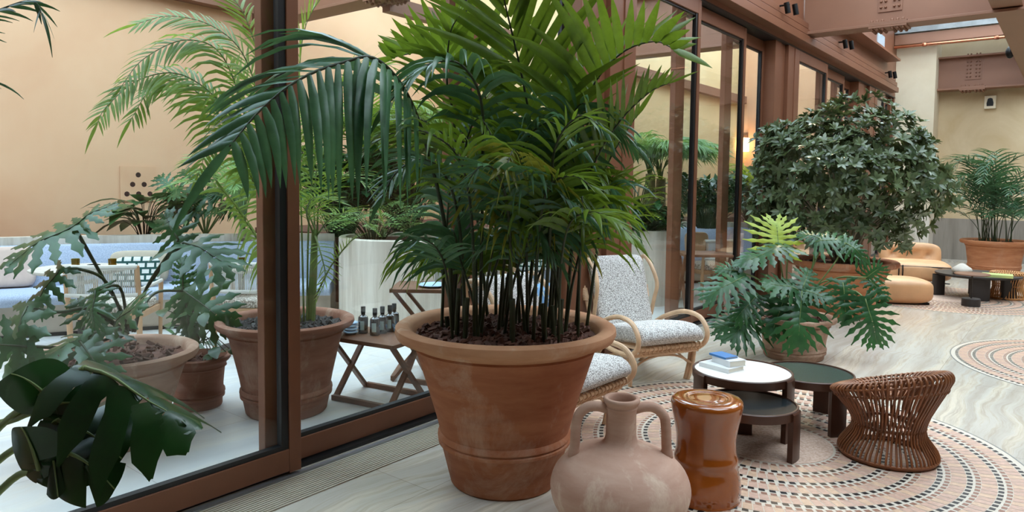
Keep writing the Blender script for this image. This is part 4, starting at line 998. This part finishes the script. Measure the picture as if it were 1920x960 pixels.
# bottles
def bottle(lab, p, rz=0):
    T = thing('bottle', lab, 'bottle', p, rz, 'dark bottles on the tray table'); T.scale = (1.22, 1.22, 1.18); m_ = MB()
    m_.lathe([(0, 0), (.027, 0), (.029, .004), (.029, .085), (.026, .098), (.012, .108), (.0115, .135), (0, .135)], (0, 0, 0), 24); m_.build('body', M['bottle'], T, False, angle=40)
    m_ = MB(); m_.lathe([(.0135, .120), (.0135, .157), (0, .157)], (0, 0, 0), 16); m_.build('cap', M['black'], T, False, angle=40)
    m_ = MB(); m_.lathe([(.0296, .022), (.0296, .075)], (0, 0, 0), 10, a0=-.42, a1=.42); m_.build('label', M['label'], T, False, angle=0); return T
for px, py, l in ((681, 624, 'dark bottle with pale blue label, leftmost of the five'), (703, 628, 'dark bottle with pale label at the front of the five'), (717, 624, 'dark bottle in the middle of the five'), (731, 621, 'dark bottle right of the middle one'), (739, 617, 'dark bottle at the back right of the five')):
    bottle(l, onz(px, py, .4405), R(-52))
for i in range(4): plate(['lowest grey dish of the stack beside the bottles', 'second dish from the bottom of the stack beside the bottles', 'third dish of the stack beside the bottles', 'topmost dish of the stack beside the bottles'][i], onz(657, 626, .4405)+V((0, 0, .0215*i)), .055, 'bluedish', 'stacked dishes beside the bottles', 'dish')
m_ = MB(); q = onz(757, 622, .4405); m_.box(q.x-.06, q.x+.06, q.y-.05, q.y+.05, q.z, q.z+.03); tag(m_.build('napkin', M['bluecloth'], None, loc=q, bevel=.01), 'folded light blue napkins right of the bottles', 'napkin')
# woven pouf
q = at(1033, 560, 7.2); q.z = 0; T = thing('woven_pouf', 'white rope netted blue pouf glimpsed between the palm stems', 'pouf', q)
m_ = MB(); m_.lathe([(0, 0), (.2, 0), (.22, .1), (.23, .3), (.21, .44), (.15, .47), (0, .475)], q, 36); m_.build('body', simple('blue pouf', S(120, 160, 200), .9), T, angle=60)
m_ = MB()
for k in range(14):
    for s in (1, -1):
        pts = []
        for i in range(13):
            z = .01+.46*i/12; a = 2*math.pi*k/14+s*1.5*i/12; rr = .235 if .05 < z < .4 else .205 if z > .4 else .21
            pts.append(q+V((rr*math.cos(a), rr*math.sin(a), z)))
        m_.tube(pts, .006, 5)
m_.build('netting', M['rope'], T, angle=0)
# ---- rattan armchairs
def armchair(lab, loc, rz):
    T = thing('armchair', lab, 'armchair', loc, rz)
    def cur(name, pts, r, mat='rattan', n=8, m=6): return MB().tube(smooth_path(pts, m), r, n).build(name, M[mat], T, False)
    # cushions: closed slabs swept over the width
    def slab(name, prof, w0, w1):
        P = smooth_path([(0, y, z) for y, z in prof], 5); vs = []; k = len(P); K = 12
        for i, p in enumerate(P):
            t = (P[min(i+1, k-1)]-P[max(i-1, 0)]).normalized(); nn = V((0, -t.z, t.y)); u = i/(k-1); w = w0(u)/2; th = w1*min(1, (math.sin(math.pi*min(max(u, .0), 1))+.02)**.3+.1)
            for j in range(2*K):
                a = 2*math.pi*j/(2*K); c_, s_ = math.cos(a), math.sin(a)
                vs.append(p+V((w*math.copysign(abs(c_)**.35, c_), 0, 0))+nn*(th/2*math.copysign(abs(s_)**.6, s_)))
        n = 2*K; fs = [(i*n+j, i*n+(j+1) % n, (i+1)*n+(j+1) % n, (i+1)*n+j) for i in range(k-1) for j in range(n)]+[tuple(range(n-1, -1, -1)), tuple((k-1)*n+j for j in range(n))]
        return MB().add(vs, fs).build(name, M['boucle'], T, False, angle=70)
    slab('seat_cushion', [(-.08, .34), (-.04, .385), (.10, .385), (.32, .35), (.54, .32)], lambda u: .57-.05*u, .150)
    slab('back_cushion', [(.50, .35), (.545, .46), (.59, .60), (.64, .74), (.695, .855), (.745, .865)], lambda u: .50+.05*abs(u-.35)*1.6 if u > .1 else .50, .10)
    for s in (-1, 1):
        cur('armrest', [(s*.29, .52, .36), (s*.30, .38, .44), (s*.31, .18, .505), (s*.315, .0, .495), (s*.315, -.09, .41), (s*.31, -.08, .32), (s*.305, .02, .25), (s*.30, .20, .235), (s*.29, .42, .25)], .0185, n=10)
        e = cur('wing', [(s*.285, .58, .38), (s*.29, .63, .50), (s*.30, .69, .66), (s*.305, .74, .80), (s*.30, .735, .88), (s*.285, .65, .885), (s*.28, .55, .80), (s*.29, .50, .68), (s*.285, .53, .55), (s*.28, .56, .42)], .0165, n=10)
        b = MB(); b.tube([(s*.295, .655, .56), (s*.30, .685, .65)], .026, 12)
        for i in range(9): t = i/8; b.lathe([(.026, -.004), (.029, 0), (.026, .004)], (s*(.295+.005*t), .655+.03*t, .56+.09*t), 12)
        b.build('binding', M['rattan'], T, False)
        for dx in (0, .03):
            cur('leg', [(s*.295, .02+dx*1.2, .26), (s*(.285-dx*.3), .03+dx, .12), (s*(.27-dx*.4), .06+dx*.5, .0)], .0165, n=8, m=4)
        for dx in (0, .03):
            cur('leg', [(s*.285, .40+dx, .25), (s*.27, .52+dx*.5, .13), (s*.25, .66, .0)], .0155, n=8, m=4)
        cur('side_brace', [(s*.285, .06, .12), (s*.24, .22, .20), (s*.27, .50, .13)], .009, m=5)
    cur('front_brace', [(-.285, .03, .13), (-.12, .04, .205), (.12, .04, .205), (.285, .03, .13)], .009, m=5)
    # front rails with wrapped binding, woven cane apron
    r_ = MB()
    for y, z in ((-.055, .298), (-.01, .248), (.53, .29)): r_.tube([(-.30, y, z), (.30, y, z)], .016, 10)
    for i in range(15):
        x = -.27+.54*i/14; r_.tube([(x, -.055+.021*math.cos(a), .298+.021*math.sin(a)) for a in [2*math.pi*k/10 for k in range(10)]], .0042, 5, closed=True)
        r_.tube([(x, -.055, .278), (x+.03, -.03, .262), (x, -.012, .232)], .005, 5); r_.tube([(x+.03, -.055, .278), (x, -.03, .262), (x+.03, -.012, .232)], .005, 5)
    for i in range(19):
        x = -.28+.56*i/18; r_.tube([(x, -.01, .30), (x, .25, .285), (x, .53, .29)], .006, 5)
    r_.build('seat_frame', M['rattan'], T, False)
    b = MB()
    for i in range(11): x = -.24+.48*i/10; b.tube([(x, .57, .36), (x, .66, .64), (x, .74, .84)], .005, 5)
    b.tube([(-.29, .745, .84), (.29, .745, .84)], .014, 8); b.build('back_frame', M['rattan'], T, False)
    return T
AO = V((-2.345, 4.83, 0))
armchair('rattan armchair with speckled grey cushions behind the big pot', AO, R(63.9))
armchair('second rattan armchair almost hidden by the big pot, only its arm loop showing', V((-2.17, 3.52, 0)), R(88))
q = at(935, 520, 6.7); armchair('rattan armchair in the courtyard glimpsed between the palm stems', V((q.x, q.y, 0)), R(205))
# ---- nesting tables
CAMZ = 90-math.degrees(math.atan2(CF.y, CF.x))+0
def polar(c, r, deg):       # deg in the viewer's plan: 0 to the right, 90 away
    a = R(deg)+math.atan2(c[1], c[0])-math.pi/2; return V(c)+V((r*math.cos(a), r*math.sin(a), 0)), a
def nest(lab, c, D, h, top, angs):
    T = thing('coffee_table', lab, 'table', c, 0, 'round nesting coffee tables'); Rr = D/2; b = V(c)
    m_ = MB(); m_.lathe([(Rr-.02, h-.05), (Rr, h-.05), (Rr, h-.004), (Rr-.004, h), (Rr-.012, h), (Rr-.014, h-.008), (Rr-.02, h-.012)], b, 72); m_.build('rim', M['wood_d'], T, angle=40)
    m_ = MB(); m_.lathe([(0, h-.028), (Rr-.014, h-.028), (Rr-.014, h-.008), (0, h-.008)], b, 72); m_.build('tabletop', M[top], T, angle=40)
    for g_ in angs:
        _, a = polar(b, 1, g_); da = .054/Rr; pr = [(Rr-.020, .002), (Rr+.012, .002), (Rr+.012, h-.012), (Rr+.006, h-.004), (Rr, h-.006), (Rr, h-.05), (Rr-.020, h-.05), (Rr-.020, .002)]
        m_ = MB(); n0 = len(pr); m_.lathe(pr, b, 8, a0=a-da, a1=a+da); m_.add([b+V((r*math.cos(t), r*math.sin(t), z)) for t in (a-da, a+da) for r, z in pr[:-1]], [tuple(range(n0-1)), tuple(range(2*(n0-1)-1, n0-2, -1))], 0, False)
        m_.build('leg', M['wood_d'], T, angle=30)
    return T
def ct_(px, t): return onz(px, 425+F*math.tan(PITCH*-1)*1 + 0, 0) if 0 else at_floor(px, t)
def at_floor(px, t):
    # point of the floor in pixel column px at depth t
    lo, hi = 400.0, 3000.0
    for _ in range(40):
        m_ = (lo+hi)/2; q = at(px, m_, t)
        if q.z > 0: lo = m_
        else: hi = m_
    q = at(px, lo, t); q.z = 0; return q
nw = at_floor(1388, 4.36); nl_ = at_floor(1403, 4.04); nb = at_floor(1511, 4.52)
nest('round coffee table with white top and dark rim holding the books', nw, .59, .378, 'white_top', (-25, 95, 215))
nest('lowest black topped coffee table tucked under the white one', nl_, .52, .28, 'black_top', (-22, 98, 218))
nest('dark green topped coffee table right of the white one', nb, .55, .328, 'green_top', (-50, 70, 190))
def book(lab, p, w, d, h, rz, cover, z0):
    T = thing('book', lab, 'book', (p.x, p.y, z0), rz); MB().box(-w/2+.004, w/2, -d/2+.003, d/2-.003, .003, h-.003).build('pages', M['paper'], T, False)
    MB().box(-w/2, w/2+.003, -d/2, d/2, 0, .003).box(-w/2, w/2+.003, -d/2, d/2, h-.003, h).box(-w/2, -w/2+.004, -d/2, d/2, .003, h-.003).build('cover', M[cover], T, False); return T
zb_ = .378-.008
book('pale book at the bottom of the stack on the white table', onz(1352, 690, zb_), .15, .22, .026, R(75), 'white', zb_+.0005)
book('thick pale book above it with blue lettered cover', onz(1366, 682, zb_+.026), .12, .17, .038, R(60), 'white', zb_+.027)
book('thin blue covered book on top of the stack', onz(1356, 668, zb_+.066), .10, .14, .012, R(66), 'bluecover', zb_+.0655)
# ---- amber glazed stool and clay amphora
q = at_floor(1321, 3.42); T = thing('ceramic_stool', 'amber glazed ceramic stool in front of the coffee tables', 'stool', q)
m_ = MB(); prof = [(0, 0), (.15, 0), (.160, .015), (.166, .06), (.158, .12), (.147, .17), (.150, .20), (.141, .235), (.139, .28), (.142, .32), (.151, .37), (.160, .41), (.167, .445), (.1685, .462), (.164, .476), (.150, .485), (.10, .488), (.092, .484), (.05, .486), (0, .486)]
P_ = smooth_path([(r, 0, z) for r, z in prof], 3); m_.lathe([(p.x if p.x > 0 else 0, p.z) for p in P_], q, 64, wob=.014); m_.build('body', M['glaze'], T, angle=0)
q = at_floor(1160, 3.02); T = thing('amphora', 'pale pink clay amphora with two handles beside the big pot', 'vase', q); m_ = MB()
prof = [(0, 0), (.10, 0), (.13, .01), (.20, .06), (.265, .13), (.292, .20), (.290, .255), (.262, .31), (.20, .362), (.12, .393), (.080, .410), (.066, .435), (.0635, .47), (.063, .54), (.066, .560), (.068, .566), (.066, .572), (.073, .584), (.077, .594), (.074, .604), (.066, .606), (.058, .602), (.052, .58), (.050, .50), (.05, .43)]
P_ = smooth_path([(r, 0, z) for r, z in prof], 3); m_.lathe([(max(0, p.x), p.z) for p in P_], q, 72, wob=.0); m_.build('body', M['amph'], T, angle=0)
for s in (-1, 1):
    pts = []
    for x, z in ((.055, .555), (.10, .566), (.145, .560), (.180, .525), (.190, .47), (.193, .41), (.198, .35)):
        pts.append(q+CR*(s*x)*1.0+V((0, 0, z))-V((0, 0, CR.z*s*x)))
    MB().tube(smooth_path(pts, 5), lambda t: .0215+.004*(t > .9), 14).build('handle', M['amph'], T, angle=0)
# ---- rattan stools
def rstool(lab, c, Rb, Rw, Rt, h, tilt, mat, n=60, hw=.42, tilt2=0):
    T = thing('rattan_stool', lab, 'stool', c); b = V(c)
    def pt(r, a, z):
        x, y = r*math.cos(a), r*math.sin(a); q = b+V((x, y, 0)); aw = V((b.x, b.y, 0)).normalized(); lat = x*aw.y-y*aw.x; away = x*aw.x+y*aw.y
        return q+V((0, 0, z+(tilt*lat-tilt2*away)*max(0, (z-.45*h)/(.55*h))**1.2))
    rings = [(Rb*.97, .012), (Rb, .022), (Rw, hw*h), (Rt*.90, h*.84), (Rt*.97, h*.93), (Rt*.88, h*1.0), (Rt*.72, h*.955), (Rt*.45, h*.80)]
    m_ = MB()
    for i, (r, z) in enumerate(rings): m_.tube([pt(r, 2*math.pi*k/48, z) for k in range(48)], .009 if i < 3 else .006, 6, closed=True)
    m_.build('hoops', M[mat], T, angle=0)
    m_ = MB()
    for k in range(n):
        a = 2*math.pi*k/n+rg.uniform(-.01, .01); tw = .05
        pts = [pt(Rb*.90, a, .006), pt(Rb, a, .02), pt(Rb*.97, a, .06), pt(Rw+.006, a+tw, hw*h), pt(Rt*.90+.006, a+tw*2, h*.84), pt(Rt*1.0, a+tw*2, h*.93), pt(Rt*.97, a+tw*2, h*.985), pt(Rt*.88, a+tw*2, h*1.01), pt(Rt*.74, a+tw*2, h*.97), pt(Rt*.60, a+tw*2, h*.87), pt(Rt*.42, a+tw*2, h*.79), pt(Rt*.12, a+tw*2, h*.76)]
        m_.tube(smooth_path(pts, 3), .0066, 5)
    for k in range(n):   # lashing round waist and rim hoop
        a = 2*math.pi*(k+.5)/n
        for (r, z) in ((Rw+.010, hw*h), (Rt*.90+.01, h*.84)): m_.tube([pt(r, a-.03, z-.008), pt(r+.005, a, z), pt(r, a+.03, z+.008)], .004, 4)
    m_.build('canes', M[mat], T, angle=0)
    return T
rstool('brown rattan stool with slanting dished seat at the right of the coffee tables', at_floor(1663, 3.98), .250, .172, .300, .435, .26, 'rattan_b', 62, .42, .17)
rstool('small honey coloured rattan stool beside the far low table', at_floor(1888, 9.7), .21, .165, .215, .36, 0, 'rattan_h', 40, .5)
# ---- tan leather lounge chairs and footrest
def lounge(lab, loc, rz):
    T = thing('lounge_chair', lab, 'armchair', loc, rz, 'tan leather lounge chairs')
    s = MB(); rbox(s, (0, 0, .25), 1.02, .92, .30, .5, None, 40, 20); s.v = [(x, y, max(.015, z-.05*math.exp(-((y+.1)/.04)**2)*(z > .3))) for x, y, z in s.v]; s.build('seat', M['leather'], T, False, angle=0)
    k = MB(); rbox(k, (0, .36, .43), .86, .32, .40, .5, RX(-14), 56, 28); v2 = []
    for x, y, z in k.v:
        d = 0
        for bx, bz in ((-.24, .47), (.0, .47), (.24, .47), (-.12, .36), (.12, .36)): 
            r2 = (x-bx)**2+(z-bz)**2; d += .075*math.exp(-r2/.0016)+.03*math.exp(-r2/.012)
        v2.append((x, y+(d if y < .40 else 0), z))
    k.v = v2; k.build('backrest', M['leather'], T, False, angle=0)
    c_ = MB()
    for x in (-.22, -.17): c_.tube(smooth_path([(x, -.455, .35), (x, -.485, .25), (x, -.44, .13), (x, -.3, .06)], 4), .009, 6)
    c_.tube([(-.45, -.44, .335), (.45, -.44, .335)], .008, 6); c_.tube([(-.45, -.40, .10), (.45, -.40, .10)], .010, 6); c_.build('steel_clamp', M['black'], T, False)
    return T
lounge('tan leather tufted lounge chair beside the shrub pot', at_floor(1708, 10.9), R(38.3)-R(28)+R(5))
lounge('tan leather lounge chair mostly hidden behind the shrub pot', at_floor(1500, 12.2), R(38)+R(30))
q = at_floor(1668, 9.35); T = thing('footstool', 'rounded tan leather footstool in front of the lounge chair', 'footstool', q, R(38.3)-R(10))
s = MB(); rbox(s, (0, 0, .165), .95, .60, .33, .5, None, 40, 20)
s.v = [(x, y, max(.005, z)) for x, y, z in s.v]; s.build('cushion', M['leather'], T, False, angle=0)
MB().box(-.40, .40, -.22, .22, 0, .03).build('base', M['black'], T, False)
# ---- low dark table and what stands on it
q = at_floor(1831, 9.78); T = thing('low_table', 'dark round low table with slab legs on the far mosaic round', 'table', q); hb = .33
m_ = MB(); m_.lathe([(0, hb-.035), (.47, hb-.035), (.51, hb-.02), (.51, hb), (0, hb)], q, 48); m_.build('tabletop', M['dark'], T, angle=40)
for g_, w in ((190, .15), (-85, .25), (0, .2), (90, .22)):
    p, a = polar(q, .36 if g_ != 190 else .46, g_); m_ = MB(); sg_ = lambda v: math.copysign(abs(v)**.5, v)
    ring = [(w/2*sg_(math.cos(t)), .05*sg_(math.sin(t))) for t in [2*math.pi*k/24 for k in range(24)]]; ca, sa = CR.x, CR.y
    vs = [V((p.x+x*ca-y*sa, p.y+x*sa+y*ca, z)) for z in (0.001, hb-.035) for x, y in ring]; m_.add(vs, [(k, (k+1) % 24, 24+(k+1) % 24, 24+k) for k in range(24)]+[tuple(range(24))]); m_.build('leg', M['dark'], T, angle=30)
p = onz(1803, 514, hb+.001); m_ = MB(); m_.lathe([(0, 0), (.10, .005), (.125, .05), (.11, .085), (.06, .12), (.025, .145), (0, .15)], p, 28, wob=.03); tag(m_.build('stone', M['stone'], None, loc=p, angle=0), 'pale pear shaped stone on the dark low table', 'stone')
p = onz(1870, 519, hb+.001); book('green and cream book lying on the dark low table', p, .24, .34, .035, R(95), 'greencover', hb+.001)
q = at_floor(1820, 9.05); T = thing('side_table', 'small disc topped side table on a thin stem before the low table', 'side table', q)
m_ = MB(); m_.lathe([(0, 0), (.105, 0), (.105, .095), (.1, .10), (0, .10)], q, 32); m_.build('base', M['dark'], T, angle=40)
MB().tube([q+V((0, 0, .1)), q+V((0, 0, .40))], .01, 8).build('stem', M['dark'], T)
m_ = MB(); m_.lathe([(0, .40), (.19, .40), (.20, .41), (.19, .42), (0, .42)], q, 32); m_.build('tabletop', M['wood_m'], T, angle=40)
# ---- wall things
def vent(lab, p, n_, s=.42):
    T = thing('vent_plate', lab, 'vent', p); b = MB(); b.box(p.x, p.x+.008, p.y-s/2, p.y+s/2, p.z-s/2, p.z+s/2); b.build('plate', M['ochre'], T)
    h = MB()
    for j, row in enumerate((1, 2, 3)):
        for i in range(row):
            c = p+V((.0085, (i-(row-1)/2)*.135, .11-.115*j)); h.add([c+V((0, .031*math.cos(t), .031*math.sin(t))) for t in [2*math.pi*k/16 for k in range(16)]], [tuple(range(16))], 0, False)
    h.build('holes', simple('hole', S(60, 34, 24), .9), T)
vent('pale vent plate with six dark holes on the ochre wall at left', onx(259, 345, -8.895), 0)
vent('vent plate with six dark holes behind the planter greenery', onx(716, 360, -8.895), 0)
p = ony(1857, 192, 17.44); T = thing('wall_speaker', 'small cream framed dark speaker high on the far wall', 'speaker', p)
MB().box(p.x-.10, p.x+.10, p.y-.07, p.y, p.z-.13, p.z+.13).build('frame', M['cream'], T, bevel=.01)
m_ = MB(); m_.add([p+V((x, -.072, z)) for x, z in ((-.055, -.08), (.055, -.08), (.06, -.02), (.04, .07), (.0, .085), (-.04, .07), (-.06, -.02))], [tuple(range(7))], 0, False); m_.build('grille', M['black'], T)
p = at(1894, 98, 11.5); T = thing('dome_camera', 'black dome camera hanging by the long girder', 'camera', p); m_ = MB(); rbox(m_, p, .13, .13, .2, 1.0); m_.build('dome', M['black'], T)
MB().tube([p+V((0, 0, .05)), p+V((0, 0, .16)), V((-.73, p.y, p.z+.16))], .012, 8).build('bracket', M['black'], T)
def track(lab, p):
    T = thing('spotlight', lab, 'spotlight', p, 0, 'black twin spotlights above the glass doors')
    MB().tube([p+V((-.0, 0, 0)), p+V((.16, 0, .0))], .012, 8).build('arm', M['black'], T)
    for dy in (0, .14):
        m_ = MB(); m_.tube([p+V((.12+dy*.4, dy, .03)), p+V((.14+dy*.4, dy+.02, -.10))], .034, 14); m_.build('lamp_head', M['black'], T, angle=40)
for px, py, l in ((1456, 12, 'twin black spotlights at the top edge above the doors'), (1568, 80, 'twin black spotlights just past the steel girder'), (1655, 137, 'twin black spotlights near the far pilaster')):
    track(l, onx(px, py, -3.03))
# glowing wall lamp in the courtyard
p = ony(1398, 272, 16.98); T = thing('wall_lamp', 'glowing lamp seen through the last pane of the middle bay', 'lamp', p)
m_ = MB(); m_.lathe([(.14, -.16), (.14, .16)], (p.x, p.y-.16, p.z), 24); m_.build('lamp_shade', M['lampglow'], T)
MB().box(p.x-.05, p.x+.05, p.y-.03, p.y+.02, p.z-.1, p.z+.3).tube([p+V((0, -.02, .25)), p+V((0, -.16, .22)), p+V((0, -.16, .16))], .01, 6).build('bracket', M['bronze_d'], T)
